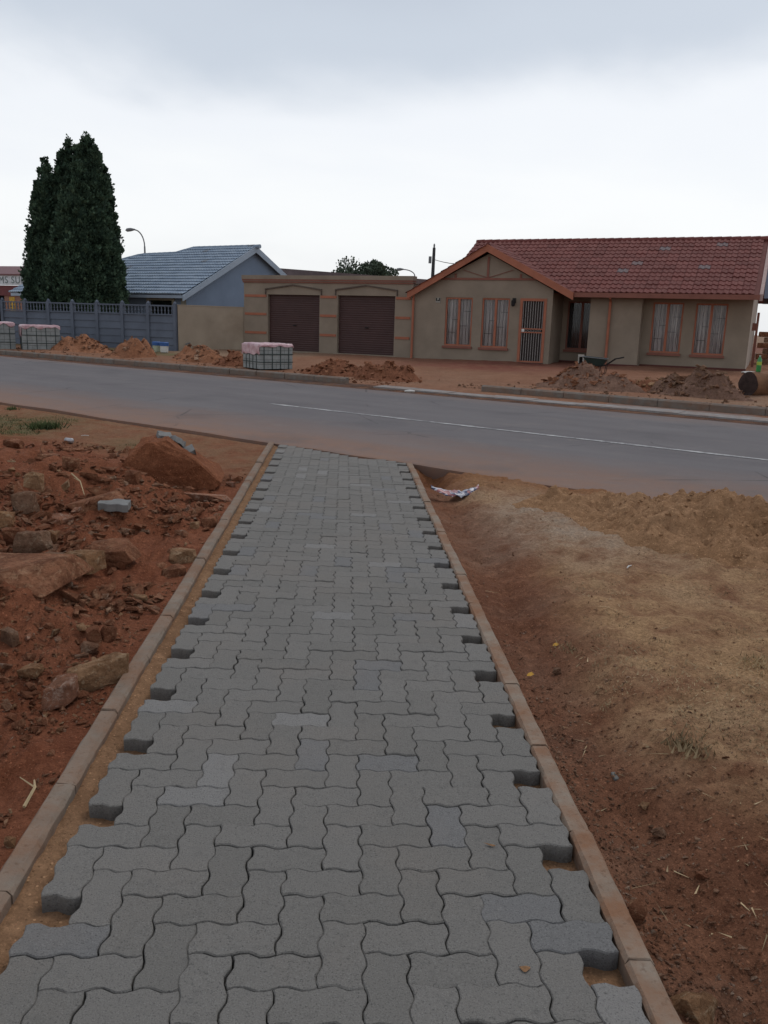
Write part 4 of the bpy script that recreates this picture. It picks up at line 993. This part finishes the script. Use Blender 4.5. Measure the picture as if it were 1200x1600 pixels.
m = MB(); m.prism([(-9, -.3, 3.34), (-9, 5.4, 4.2), (-9, 5.4, 4.1), (-9, -.3, 3.24)], (10.4, 0, 0)); o = m.build('roof', simple('maroon_roof', (.16, .075, .075), .7), shop); recalc(o.data)
cu = bpy.data.curves.new('lettering', 'FONT'); cu.body = 'MS SUPP'; cu.size = .62; cu.extrude = .006; cu.space_character = 1.15
tmp = bpy.data.objects.new('lettering', cu); COL.objects.link(tmp); bpy.context.view_layer.update()
lm = bpy.data.meshes.new_from_object(tmp.evaluated_get(bpy.context.evaluated_depsgraph_get())); bpy.data.objects.remove(tmp)
lm.materials.clear(); lm.materials.append(simple('letter_grey', (.16, .19, .18), .7)); o = link('lettering', lm, sg, (-3.36, -.235, 2.76), (R(90), 0, 0)); SHOP_LET = o
MB().box(-2.75, -2.3, -.03, -.003, .7, 1.9).build('poster', simple('yellow_poster', (.50, .30, .05), .7, .4, 5.), shop)
MB().box(-1.55, -1.05, -.03, -.003, 1.2, 1.85).build('window', M_DARK, shop)

# ---------------------------------------------------------------- right edge: neighbour, stone stack, post
nh = empty('neighbour_house', tuple(Vector(HP)+Rz @ Vector((6.95, 9.5, 0.))), HAZ, 'dark house with navy roof edge behind the right end of the red roof', 'house')
MB().box(0, 7, 0, 6, -.4, 2.6).build('wall', simple('navy_wall', (.06, .065, .085), .8), nh)
m = MB(); m.prism([(-.5, -.5, 2.6), (-.5, 3, 4.6), (-.5, 6.5, 2.6)], (8, 0, 0)); o = m.build('roof', simple('navy_roof', (.035, .045, .075), .7), nh); recalc(o.data)
MB().box(.2, 1.4, -.03, -.003, 1.3, 2.3).build('window', M_GLASS, nh)
sw = empty('stone_wall', tuple(Vector(HP)+Rz @ Vector((6.62, 5.6, 0.))), HAZ, 'dry stacked stone wall at the right edge beside the house', 'wall')
for j in range(7):
    for k in range(5):
        o = MB().box(k*.42+(j % 2)*.2, k*.42+(j % 2)*.2+.40, -.12+rnd.uniform(-.03, .03), .14, j*.20-.1, j*.20+.085).build('stone', (M_ROCK, M_ROCKG)[rnd.random() < .5], sw); bevel(o, .03, 2)
ps = empty('gate_post', tuple(Vector(HP)+Rz @ Vector((6.58, 3.0, 0.))), HAZ, 'red-brown steel gate post by the right wall of the house', 'post')
MB().box(-.04, .04, -.04, .04, -.3, 1.9).build('post', M_ORANGED, ps); MB().box(-.16, -.041, -.03, .03, 1.3, 1.55).build('hinge_plate', M_ORANGED, ps)

# ================================================================== TREES
def leaf_mat(name, a, b):
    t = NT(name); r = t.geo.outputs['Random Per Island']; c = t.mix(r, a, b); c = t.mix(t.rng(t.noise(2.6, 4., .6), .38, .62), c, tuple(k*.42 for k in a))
    t.set('Base Color', c); t.set('Roughness', .75); t.set('Specular IOR Level', .2); return t.m
M_CON = leaf_mat('conifer_foliage', (.050, .092, .058), (.105, .160, .095)); M_LEAF = leaf_mat('broadleaf_foliage', (.085, .115, .075), (.12, .15, .10))  # broadleaf green is lightened to carry distance haze in its colour
M_BARK = simple('bark', (.085, .060, .045), .95, .3, 8., .6, 30., .02); M_CORE = simple('dark_core', (.03, .055, .034), .95, .3, 8., .3)
def sprays(pts, rr, size, m, name, par, upw=.6):
    V = []; F = []
    for (p, nrm, s_) in pts:
        d = (nrm*(1-upw)+Vector((0, 0, upw))+Vector((rr.gauss(0, .35), rr.gauss(0, .35), rr.gauss(0, .3)))).normalized()
        sd_ = d.cross(Vector((rr.gauss(0, 1), rr.gauss(0, 1), rr.gauss(0, 1)))).normalized(); L = size*s_*rr.uniform(.6, 1.3); w = L*rr.uniform(.28, .45)
        b = len(V); bend = nrm*L*.2
        V += [p-sd_*w*.3, p+d*L*.5-sd_*w+bend, p+d*L+bend*.6, p+d*L*.5+sd_*w+bend]; F.append((b, b+1, b+2, b+3))
    me = bpy.data.meshes.new(name); me.from_pydata([tuple(v) for v in V], [], F); me.materials.append(m); me.update(); return link(name, me, par)
def conifer():
    L = 38.5; c = dist(118, 520, L); base_z = float(slope(Nof(c.x, c.y)))
    o = empty('conifer_tree', (c.x, c.y, base_z), 0, 'tall dark green many-pointed conifer behind the grey fence', 'tree')
    m = MB(); m.tube([(-.25, 0, -.2), (-.2, 0, 1.), (-.1, 0, 4)], [.22, .17, .08], 8); m.tube([(.35, .1, -.2), (.3, .1, 1.2), (.2, 0, 4)], [.18, .14, .07], 8); m.tube([(.0, -.1, .5), (-.8, .2, 2.2), (-1.2, .2, 4.2)], [.14, .1, .04], 6)
    m.build('trunk', M_BARK, o)
    k = L/FPX*1.0; rr = random.Random(3)
    # spires: tip pixel, half width near the base, lean
    sp = []
    for (tx, ty, bx, hw, zb, dy) in ((133, 207, 133, 46, .95, 0), (107, 213, 100, 40, .95, .3), (70, 247, 72, 33, 1.05, -.1), (147, 224, 156, 36, 1.0, -.3), (120, 250, 118, 50, .95, -.8), (88, 262, 82, 40, 1.0, .9), (162, 262, 168, 30, 1.0, .5)):
        tip = dist(tx, ty, L+dy); bp = dist(bx, 500, L+dy); sp.append((Vector((bp.x-c.x, bp.y-c.y, zb)), Vector((tip.x-c.x, tip.y-c.y, tip.z-base_z)), hw*L/FPX*1.02))
    def rad(t_, R0): return R0*1.02*(1-t_)**.66*min(1., .55+t_*3.5)*(1 if t_ < .97 else .6)
    pts = []; core = MB()
    for (b, tp, R0) in sp:
        ax = tp-b; hgt = ax.z
        prof = []
        for q in range(15):
            t_ = q/14*.96; prof.append((b+ax*t_, max(.02, rad(t_, R0)*.74)))
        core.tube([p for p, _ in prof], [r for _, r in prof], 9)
        # upright plume clumps over the surface, each a tuft of sprays
        ncl = int(270*R0*hgt/6)
        for _ in range(ncl):
            t_ = 1-(rr.random()**.62); a = rr.uniform(0, 6.283); r_ = rad(t_, R0)*rr.uniform(.84, 1.0)
            n = Vector((math.cos(a), math.sin(a), .15)); ctr = b+ax*t_+Vector((math.cos(a)*r_, math.sin(a)*r_, 0))
            cs = rr.uniform(.20, .40)*(.5+.6*(1-t_))
            for _ in range(int(46+rr.random()*20)):
                off = Vector((rr.gauss(0, .5), rr.gauss(0, .5), rr.gauss(.25, .8)))*cs*.45
                pts.append((ctr+off, n, rr.uniform(.7, 1.7)))
        for _ in range(int(5200*R0*hgt/8)):
            t_ = 1-(rr.random()**.62); a = rr.uniform(0, 6.283); r_ = rad(t_, R0)*rr.uniform(.72, .92); pts.append((b+ax*t_+Vector((math.cos(a)*r_, math.sin(a)*r_, 0)), Vector((math.cos(a), math.sin(a), .2)), rr.uniform(.8, 1.5)))
        for _ in range(50):
            t_ = rr.uniform(.86, 1.0); pts.append((b+ax*t_+Vector((rr.gauss(0, .05), rr.gauss(0, .05), 0)), Vector((rr.gauss(0, 1), rr.gauss(0, 1), 1)).normalized(), .9))
    cr_ = sprays(pts, rr, .10, M_CON, 'crown', o, .62)
    core.build('crown_core', M_CORE, o, smooth=True)  # solid dark core added to keep sky from showing through the sprays
conifer()
def bushy(name, lab, px0, px1, pyt, pyb, L, n, seed, trunk_px=None):
    rr = random.Random(seed); a, b = dist(px0, pyb, L), dist(px1, pyb, L); tp = dist((px0+px1)/2, pyt, L); cx_, w = (a.x+b.x)/2, b.x-a.x
    bz = float(slope(min(40., Nof(cx_, L)))); o = empty(name, (cx_, L, bz), 0, lab, 'tree'); top = tp.z-bz; m = MB(); m.tube([(0, 0, -.2), (.1, 0, top*.45), (.15, 0, top*.8)], [.2, .14, .06], 7)
    pts = []
    lobes = [(rr.uniform(-.42, .42)*w, rr.uniform(-.35, .35)*w, top*rr.uniform(.55, .8), w*rr.uniform(.16, .27)) for _ in range(15)]+[(w*.05, 0, top*.86, w*.11), (w*.16, 0, top*.90, w*.09), (w*.22, 0, top*.84, w*.11), (w*.36, 0, top*.74, w*.1), (-w*.28, 0, top*.72, w*.2)]
    for (x, y, z, r_) in lobes:
        m.tube([(.1, 0, top*.4), (x*.6, y*.6, z*.85), (x, y, z)], [.07, .045, .02], 5)
        for _ in range(int(n/len(lobes))):
            v = Vector((rr.gauss(0, 1), rr.gauss(0, 1), rr.gauss(0, 1))).normalized(); q = v*r_*(rr.random()**.4); pts.append((Vector((x, y, z))+q, v, rr.uniform(.6, 1.3)))
    m.build('trunk', M_BARK, o); sprays(pts, rr, .17, M_LEAF, 'crown', o, .25)
bushy('leafy_tree', 'round green tree with wispy top behind the garage roof', 522, 618, 405, 432, 62., 13000, 5)

# ================================================================== LAMPS, POLE
M_GALV = simple('galvanised_steel', (.16, .165, .17), .6, .1, 4., 0)
def street_lamp(px, L, ptop, phead, lab):
    b = dist(px, 440, L); tp = dist(*ptop, L); hd = dist(*phead, L); bz = .7
    o = empty('street_lamp', (b.x, b.y, bz), 0, lab, 'street lamp'); x1, z1 = tp.x-b.x, tp.z-bz; x2, z2 = hd.x-b.x, hd.z-bz
    m = MB(); m.tube([(0, 0, -.3), (0, 0, z1*.55), (x1, 0, z1)], [.11, .09, .06], 8); m.build('pole', M_GALV, o)
    pts = []
    for k in range(9):
        q = k/8*math.pi/2; pts.append((x1+(x2-x1)*(1-math.cos(q))*1.0, 0, z1+(z2-z1)*math.sin(q)))
    MB().tube(pts, .05, 6).build('arm', M_GALV, o); s_ = 1 if x2 > x1 else -1
    h = MB(); h.tube([(x2-s_*.05, 0, z2+.02), (x2+s_*.28, 0, z2), (x2+s_*.55, 0, z2-.04), (x2+s_*.66, 0, z2-.07)], [.05, .13, .13, .03], 8); h.build('lamp_head', M_GALV, o)
street_lamp(228, 66., (226, 385), (210, 359), 'street lamp with curved arm behind the blue tiled roof')
street_lamp(650, 78., (648, 431), (630, 421), 'small distant street lamp arm left of the utility pole')
pl = dist(675, 440, 66.); up_ = empty('utility_pole', (pl.x, pl.y, .7), 0, 'dark wooden utility pole with a transformer box behind the gable', 'pole'); tz = dist(677, 387, 66.).z-.7
MB().tube([(0, 0, -.3), (.02, 0, tz*.5), (.06, 0, tz)], [.17, .15, .11], 8).build('pole', simple('tarred_wood', (.05, .05, .052), .9), up_)
MB().box(-.32, -.12, -.15, .15, tz-1.15, tz-.65).build('transformer', M_GALV, up_); MB().lathe([(.06, 0), (.07, .2), (.03, .3)], 6, (.06, 0, tz)).build('insulator', M_GALV, up_)
a = Vector((pl.x, pl.y, .7+tz-.85)); b = Vector(HP)+Rz @ Vector((-1.5, 3.6, 4.2)); m = MB(); m.tube([a.lerp(b, k/10)-Vector((0, 0, .5*math.sin(math.pi*k/10))) for k in range(11)], .022, 4); tag(m.build('power_cable', M_DARK), 'thin overhead cable from the utility pole to the red roof', 'cable')

# ================================================================== THINGS ON THE FAR VERGE
M_BLOCK = simple('new_paver_blocks', (.27, .285, .275), .9, .15, 6., .2); M_STRAP = simple('dark_strap', (.035, .05, .048), .5, .1, 5., 0)
t = NT('pink_plastic_sheet'); c = t.mix(t.rng(t.noise(5., 5., .6), .35, .65), (.42, .22, .24), (.60, .42, .43)); t.set('Base Color', c); t.set('Roughness', .35); t.bump(t.noise(8., 5., .6), .6, .05); M_SHEET = t.m
def pack(px, py, wpx, hpx, lab, rz=0., flap=.35):
    p = far(px, py); s_ = mpp(p); w = d = wpx*s_; h = hpx*s_*1.02
    o = empty('paver_pack', (p.x, p.y, p.z), rz, lab, 'paver pack', 'wrapped packs of pavers across the road')
    m = MB(); nx, nz_, ny = 8, 5, 5; bw_, bh, bd = w/nx, (h-.03)/nz_, d/ny
    for i in range(nx):
        for k in range(nz_):
            for j in range(ny):
                if 0 < i < nx-1 and 0 < j < ny-1 and k < nz_-1: continue
                jx = rnd.gauss(0, .004)
                m.box(i*bw_+.003+jx*.6, (i+1)*bw_-.003+jx*.6, j*bd+.003+rnd.gauss(0, .002), (j+1)*bd-.003, k*bh+.004, (k+1)*bh-.004)
    q = m.build('blocks', M_BLOCK, o); tag(q, kind='stuff')
    MB().box(.02, w-.02, .02, d-.02, .005, h-.06).build('core', M_STRAP, o)
    st = MB()
    for i in (1, 3, 5, 7): st.box(i*bw_-.012, i*bw_+.012, -.010, -.002, 0, h); 
    for j in (1, 2, 3, 4): st.box(-.010, -.002, j*bd-.012, j*bd+.012, 0, h)
    for k in (1.5, 3.2): st.box(-.01, w+.01, -.013, -.004, k*bh-.012, k*bh+.012); st.box(-.012, -.003, -.01, d, k*bh-.012, k*bh+.012)
    st.build('strap', M_STRAP, o)
    # crumpled sheet draped over the top
    def drape(q, lim, lo, hi):                                  # distance along the sheet -> (coordinate, drop)
        if q < 0: return -.016, min(-q, lo)
        if q > lim: return lim+.016, min(q-lim, hi)
        return q, 0.
    V = []; F = []; A_, B_ = h*(.55 if flap > .35 else .2), h*.16; nx2, ny2 = 34, 34
    for j in range(ny2+1):
        for i in range(nx2+1):
            sx = -A_+(w+A_+.12)*i/nx2; sy = -B_+(d+B_+.12)*j/ny2
            nzv = mnoise.noise(Vector((sx*5+px, sy*5, 1)))
            x, dx = drape(sx, w, A_*(.75+.35*mnoise.noise(Vector((0, sy*4, px)))), .10); y, dy = drape(sy, d, B_*(.6+.9*mnoise.noise(Vector((sx*4, 0, px)))), .08)
            V.append((x-(.012*(1+nzv) if dx and sx < 0 else 0), y-(.012*(1+nzv) if dy and sy < 0 else 0), h+.012+(.022*nzv+.02 if not dx and not dy else 0)-max(dx, dy)))
    for j in range(ny2):
        for i in range(nx2): k = j*(nx2+1)+i; F.append((k, k+1, k+nx2+2, k+nx2+1))
    me = bpy.data.meshes.new('plastic_sheet'); me.from_pydata(V, [], F); me.materials.append(M_SHEET); me.polygons.foreach_set('use_smooth', [True]*len(F)); me.update(); sh = link('plastic_sheet', me, o)
    sm_ = sh.modifiers.new('thick', 'SOLIDIFY'); sm_.thickness = .006
pack(406, 577, 57, 36, 'strapped pack of grey pavers under pink plastic before the first garage door', R(33), .42)
pack(36, 547, 50, 33, 'pink-topped strapped pack of pavers before the left end of the fence', R(24), .42)
pack(-44, 546, 56, 36, 'pale pack of pavers cut off by the left picture edge', R(24), .3)
# wheelbarrow (box tray, one wheel, two handles)
p = far(931, 584); s_ = mpp(p); wb = empty('wheelbarrow', (p.x, p.y, p.z+.02), R(-24), 'dark green wheelbarrow standing behind the brown heap', 'wheelbarrow'); wb.scale = (.74, .74, .74)
M_GREEN = simple('dark_green_tray', (.018, .032, .028), .55, .2, 5., .1)
m = MB(); T = [(-.52, -.33, .62), (.40, -.30, .56), (.40, .30, .56), (-.52, .33, .62)]; Bm = [(-.22, -.2, .26), (.22, -.2, .26), (.22, .2, .26), (-.22, .2, .26)]
m.add(T+Bm, [(0, 4, 5, 1), (1, 5, 6, 2), (2, 6, 7, 3), (3, 7, 4, 0), (4, 7, 6, 5)]); o = m.build('tray', M_GREEN, wb); mo = o.modifiers.new('s', 'SOLIDIFY'); mo.thickness = .02
MB().tube([T[0], T[1], T[2], T[3], T[0]], .018, 6).build('rim', M_GALV, wb)
for sgn in (-1, 1):
    MB().tube([(-.62, .06*sgn, .16), (-.2, .2*sgn, .24), (.35, .25*sgn, .32), (.70, .29*sgn, .58), (.98, .30*sgn, .64)], [.02, .02, .022, .022, .026], 7).build('handle', M_DARK, wb)
    MB().tube([(.12, .22*sgn, .26), (.18, .24*sgn, .0), (.34, .24*sgn, .0), (.38, .24*sgn, .3)], .016, 6).build('leg', M_DARK, wb)
wh = MB(); wh.lathe([(.07, -.04), (.17, -.045), (.19, 0), (.17, .045), (.07, .04)], 18); o = wh.build('wheel', M_DARK, wb); o.rotation_euler = (R(90), 0, 0); o.location = (-.62, 0, .19)
# white meter kiosk
p = far(906, 580); mb_ = empty('meter_box', (p.x, p.y, p.z), R(-20), 'small white meter box with dark opening beside the wheelbarrow', 'meter box'); mb_.scale = (.72, .8, .92)
mw = simple('weathered_white', (.36, .34, .30), .8, .1, 6., .2)
MB().box(-.12, .12, 0, .16, -.2, .26).box(-.12, -.07, 0, .16, .262, .46).box(.07, .12, 0, .16, .262, .46).box(-.12, .12, 0, .16, .462, .53).build('housing', mw, mb_); MB().box(-.068, .068, .09, .15, .264, .458).build('recess', M_DARK, mb_)
# log and bottle at the right edge
p = far(1186, 619); lg = empty('log', (p.x, p.y, p.z), R(22), 'thick brown log with dark sawn end at the right picture edge', 'log'); Rl = 17*mpp(p)
m = MB(); k = 18; n = 9
for i in range(n):
    x = -.14+i*.16
    for j in range(k):
        a = j*2*math.pi/k; r_ = Rl*(1+.09*mnoise.noise(Vector((x*2, math.cos(a)*1.5, math.sin(a)*1.5)))); m.v.append((x+(.05*mnoise.noise(Vector((a, 0, 3))) if i == 0 else 0), r_*math.cos(a)+Rl*.8, r_*math.sin(a)+Rl*.94))
for i in range(n-1):
    for j in range(k): m.f.append((i*k+j, i*k+(j+1) % k, (i+1)*k+(j+1) % k, (i+1)*k+j))
m.f.append(tuple((n-1)*k+j for j in range(k))); o = m.build('trunk', simple('log_bark', (.19, .095, .05), .95, .35, 4., .7, 30., .02), lg, smooth=True); recalc(o.data)
e_ = MB(); e_.v = [(m.v[j][0]-.004, m.v[j][1], m.v[j][2]) for j in range(k)]; e_.f = [tuple(range(k))]; o = e_.build('sawn_end', simple('dark_end_grain', (.050, .032, .027), .95, .3, 10., .5), lg)
q = p+Matrix.Rotation(R(22), 3, 'Z') @ Vector((.12, Rl*.8, Rl*1.94))
bt = empty('bottle', tuple(q), 0, 'green plastic drink bottle standing on the log', 'bottle'); hB = 23*mpp(p)
t = NT('green_plastic'); t.set('Base Color', (.06, .34, .10, 1)); t.set('Roughness', .2); t.set('Transmission Weight', .35); M_GP = t.m
MB().lathe([(.045*hB/.36, 0), (.052*hB/.36, .02), (.052*hB/.36, hB*.6), (.045*hB/.36, hB*.75), (.018*hB/.36, hB*.92), (.018*hB/.36, hB*.96)], 14).build('body', M_GP, bt, smooth=True)
MB().lathe([(.0535*hB/.36, hB*.42), (.0535*hB/.36, hB*.62)], 14).build('wrapper', simple('lime_label', (.36, .48, .07), .5), bt); MB().lathe([(.02, hB*.945), (.02, hB)], 10).build('cap', simple('pale_cap', (.45, .55, .48), .5), bt)
p = far(1171, 583); tag(bm_obj('rag', hull_rock((.5, .3, .1), 901, 14, 1), M_WHITE, None, (p.x, p.y, p.z+.03)), 'pale crumpled rag on the ground behind the log', 'rag')
# two paint containers by the fence
M_BLID = simple('blue_lid', (.035, .10, .28), .5, .1, 5., 0); M_TUB = simple('pale_tub', (.42, .45, .33), .5, .1, 5., 0)
for (px, py, lab, tm) in ((245, 550, 'left of two pale tubs with blue lids in front of the fence', M_TUB), (257, 551, 'right of two pale tubs with blue lids in front of the fence', M_WHITE)):
    p = far(px, py); tb_ = empty('tub', (p.x, p.y, p.z), 0, lab, 'tub', 'tubs by the fence'); MB().lathe([(.12, 0), (.14, .02), (.155, .24)], 14).build('body', tm, tb_, smooth=False); MB().lathe([(.17, .242), (.17, .36), (.14, .38)], 14).build('lid', M_BLID, tb_)
a, b = far(288, 548), far(305, 547); tag(MB().tube([a+Vector((0, .3, .24)), b+Vector((0, .3, .34))], .022, 6).build('pipe', M_GALV), 'short grey pipe lying on top of the orange rubble heap', 'pipe')
# small shrub by the fence end
p = far(262, 546)+Vector((.05, .9, 0)); sh_ = empty('weed_clump', (p.x, p.y, p.z), 0, 'dark green weeds growing at the foot of the fence behind the tubs', 'weeds'); rr = random.Random(8)
sprays([(Vector((rr.gauss(0, .35), rr.gauss(0, .12), abs(rr.gauss(0, .22)))), Vector((rr.gauss(0, 1), rr.gauss(0, 1), .5)).normalized(), 1.) for _ in range(420)], rr, .13, M_CON, 'foliage', sh_, .5)
MB().tube([(0, 0, -.05), (.02, 0, .3)], .012, 5).build('stem', M_BARK, sh_)

# ================================================================== SMALL THINGS NEAR THE PATH
def paver_piece(px, py, wpx, rot, lab, frac=1., grp=None, left=True, lift=.0):
    p = on_left(px, py) if left else on_right(px, py); v, f = paver_geo(2, 1, 55)
    if grp:                                                    # leaning on the boulder's shoulder: drop onto boulder or soil
        bpy.context.view_layer.update(); L = BOULDER.location.y+.10; p = dist(px, py, L); mi = BOULDER.matrix_world.inverted()
        hit, loc, _, _ = BOULDER.ray_cast(mi @ Vector((p.x, p.y, 3.)), mi.to_3x3() @ Vector((0, 0, -1)))
        p.z = max(zl1(p.x, p.y), (BOULDER.matrix_world @ loc).z if hit else -1)-.01
    else:
        p.z = max(zl1(p.x+a_, p.y+b_) for a_ in (-.1, -.05, 0, .05, .1) for b_ in (-.04, 0, .04))-.03
    v = [(min(x, (-.5+frac)*2*CELL) if x > 0 or frac < .5 else x, y, z+TH/2) for x, y, z in v]
    me = bpy.data.meshes.new('loose_paver'); me.from_pydata(v, [], f); me.materials.append(M_GREYB); me.update()
    o = link('loose_paver', me, None, (p.x, p.y, p.z+.045+lift), tuple(R(a) for a in rot)); return tag(o, lab, 'paver', grp)
paver_piece(181, 834, 56, (10, 3, 4), 'whole grey paver lying loose in the red soil left of the path')
paver_piece(264, 690, 20, (20, 10, 30), 'topmost broken grey paver behind the biggest boulder', .6, 'broken pavers by the boulder', True, -.015)
paver_piece(278, 700, 24, (-12, 30, 60), 'middle broken grey paver behind the biggest boulder', .7, 'broken pavers by the boulder', True, -.015)
paver_piece(300, 712, 26, (25, -15, 20), 'lowest broken grey paver beside the biggest boulder', .6, 'broken pavers by the boulder', True, -.015)
p = on_right(964, 1218); o = MB().box(-.02, .02, -.022, .022, -.01, .012).build('concrete_offcut', simple('old_concrete', (.135, .130, .118), .95, .2, 30., .5, 90.), None, (p.x, p.y, p.z+.008), (R(8), R(4), R(6))); bevel(o, .006, 2); tag(o, 'small square grey concrete offcut in brown soil right of the path', 'offcut')
# drinks can
p = on_left(110, 692); o = MB().lathe([(.022, 0), (.033, .008), (.033, .105), (.026, .118)], 14).build('can', simple('dull_silver', (.42, .40, .40), .4, .25, 20., .1, 20., .01, None, .6), None, (p.x-.06, p.y, p.z+.034), (0, R(90), R(-25)), True); tag(o, 'crushed silver drink can on bare soil near the green grass', 'can')
# printed plastic packet
p = on_right(712, 782); t = NT('printed_plastic'); c = t.mix(t.math('GREATER_THAN', t.noise(9., 2., .5, 1.), .5), (.045, .05, .11), (.30, .10, .10)); c = t.mix(t.math('GREATER_THAN', t.noise(13., 2., .5, 1.5, t.scaled(1, 2, 1)), .56), c, (.50, .49, .52)); t.set('Base Color', c); t.set('Roughness', .35)
V = []; F = []; n = 16; mn_ = 6
for i in range(n+1):
    for j in range(mn_+1):
        x = (i/n-.5)*.47; wd = .09*math.sin(math.pi*min(1, max(0, (i+.4)/(n+.8))))**.7+.01; y = (j/mn_-.5)*2*wd
        V.append((x, y+.10*(x/.235)**2*.5, .05*(x/.235)**2+.03+.028*mnoise.noise(Vector((x*22, y*22, 0)))+.03*(1-(y/wd)**2)))
for i in range(n):
    for j in range(mn_): k = i*(mn_+1)+j; F.append((k, k+mn_+1, k+mn_+2, k+1))
me = bpy.data.meshes.new('plastic_packet'); me.from_pydata(V, [], F); me.materials.append(t.m); me.polygons.foreach_set('use_smooth', [True]*len(F)); me.update(); o = link('plastic_packet', me, None, (p.x, p.y, p.z+.03), (0, 0, R(8))); mo = o.modifiers.new('s', 'SOLIDIFY'); mo.thickness = .003
tag(o, 'crumpled blue and white printed plastic packet beside the right edging', 'litter')
# scraps, straws, twigs
for (px, py, L, rz, lab, side) in ((983, 888, .075, 50, 'white straw lying on dry ground below the sand heap', 'r'), (640, 612, .22, 5, 'white paper scrap on the far side of the road', 'f'), (133, 682, .10, 5, 'thin pale strip of litter right of the drink can', 'l'), (358, 581, .12, 10, 'white scrap of litter on the road before the paver pack', 'f')):
    p = on_right(px, py) if side == 'r' else on_left(px, py) if side == 'l' else far(px, py)
    o = MB().tube([(-L/2, 0, .008), (0, .004, .012), (L/2, 0, .008)], [.004, .005, .004] if side != 'f' else [.02, .035, .02], 5).build('litter', M_WHITE, None, (p.x, p.y, p.z+.004), R(rz)); tag(o, lab, 'litter')
M_STRAW = simple('dry_stalk', (.40, .30, .17), .9, .2, 20., 0)
for (px, py, dx, dy, lab) in ((112, 742, 20, 34, 'long dry stalk lying across the soil above the grey paver'), (38, 1265, 16, -40, 'forked dry twig on red soil at the lower left'), (8, 722, 26, 10, 'dry root sticking out at the far left of the soil bank')):
    a, b = on_left(px, py), on_left(px+dx, py+dy); m = MB(); mid = a.lerp(b, .5)+Vector((.02, 0, .035)); m.tube([a+Vector((0, 0, .01)), mid, b+Vector((0, 0, .015))], [.006, .005, .003], 5); m.tube([mid, mid+Vector((-.06, .03, .02))], [.004, .002], 4); tag(m.build('twig', M_STRAW), lab, 'twig')
# orange sand smudges on two blocks
for (px, py, w, h_) in ((764, 1319, .022, .006), (818, 1512, .016, .012)):
    p = flat(px, py, .004); tag(bm_obj('sand_smear', hull_rock((w*2, h_*2, .004), int(px), 10), M_SAND, path, (p.x, p.y, .003), (0, 0, R(-25))))
# ================================================================== GRASS
def blades(name, pts, hmin, hmax, m, lab, seed, lean=.5):
    r_ = np.random.default_rng(seed); n = len(pts); a = r_.uniform(0, 6.28, n); h = r_.uniform(hmin, hmax, n); w = h*.07+.0012
    d = np.stack([np.cos(a), np.sin(a), np.zeros(n)], -1); b = r_.uniform(0, 6.28, n); ln = np.stack([np.cos(b), np.sin(b), np.zeros(n)], -1)*(h*r_.uniform(0, 1, n)*lean)[:, None]
    P = np.asarray(pts); v = np.stack([P-d*w[:, None], P+d*w[:, None], P+ln+np.stack([0*h, 0*h, h*(1-.3*lean)], -1)], 1).reshape(-1, 3); f = np.arange(3*n).reshape(-1, 3)
    return tag(link(name, raw_mesh(name, v, f, m, None, False)), lab, 'grass', None, 'stuff')
M_GRASS = leaf_mat('green_grass', (.055, .085, .028), (.12, .14, .05)); M_DRY = leaf_mat('dry_grass', (.36, .255, .135), (.54, .40, .235))
PG = sample_px(26000, -150, 260, 615, 715, 'l', lambda x, y: (Nof(x, y) < N0-.35) & (grass_left(x, y)+.25*fbm(x*5, y*5, 131) > .55))
blades('grass', PG, .012, .04, M_GRASS, 'short green grass patch at the left between soil bank and road', 1)
PD = sample_px(30000, 700, 1330, 770, 1500, 'r', lambda x, y: (Nof(x, y) < N0-.7) & (tan_right(x, y) > .45) & (fbm(x*3.2, y*3.2, 132, 4) > .08))
blades('grass', PD, .006, .026, M_DRY, 'thin dry yellow grass on the bank right of the path', 2, 1.4)
PS = sample_px(300, 680, 1280, 790, 1480, 'r', lambda x, y: (x > KR1+.06) & (Nof(x, y) < N0-.5)); PS[:, 2] += .006
blades('grass', PS, .012, .04, M_DRY, 'loose dry straw lying on the ground right of the path', 3, 3.1)
def tuft(px, py, n, s_, h, m, lab):
    p = on_right(px, py) if px > 600 else on_left(px, py); r_ = np.random.default_rng(int(px)); q = np.stack([p.x+r_.normal(0, s_, n), p.y+r_.normal(0, s_, n), np.full(n, p.z)], -1)
    o = blades('grass_tuft', q, h*.4, h, m, lab, int(px), .9); o['category'] = 'grass tuft'
tuft(1075, 1168, 170, .045, .06, M_DRY, 'dry straw tuft on the edge of the brown bank')
tuft(1185, 1040, 120, .05, .05, M_DRY, 'thin dry tuft at the right picture edge')
tuft(895, 1015, 110, .05, .04, M_DRY, 'pale broken straw beside the upper right edging')
tuft(70, 668, 420, .12, .14, M_GRASS, 'tall dark green weed tuft in the left grass patch')
tuft(18, 640, 90, .05, .10, M_GRASS, 'small green weed close to the road at the far left')
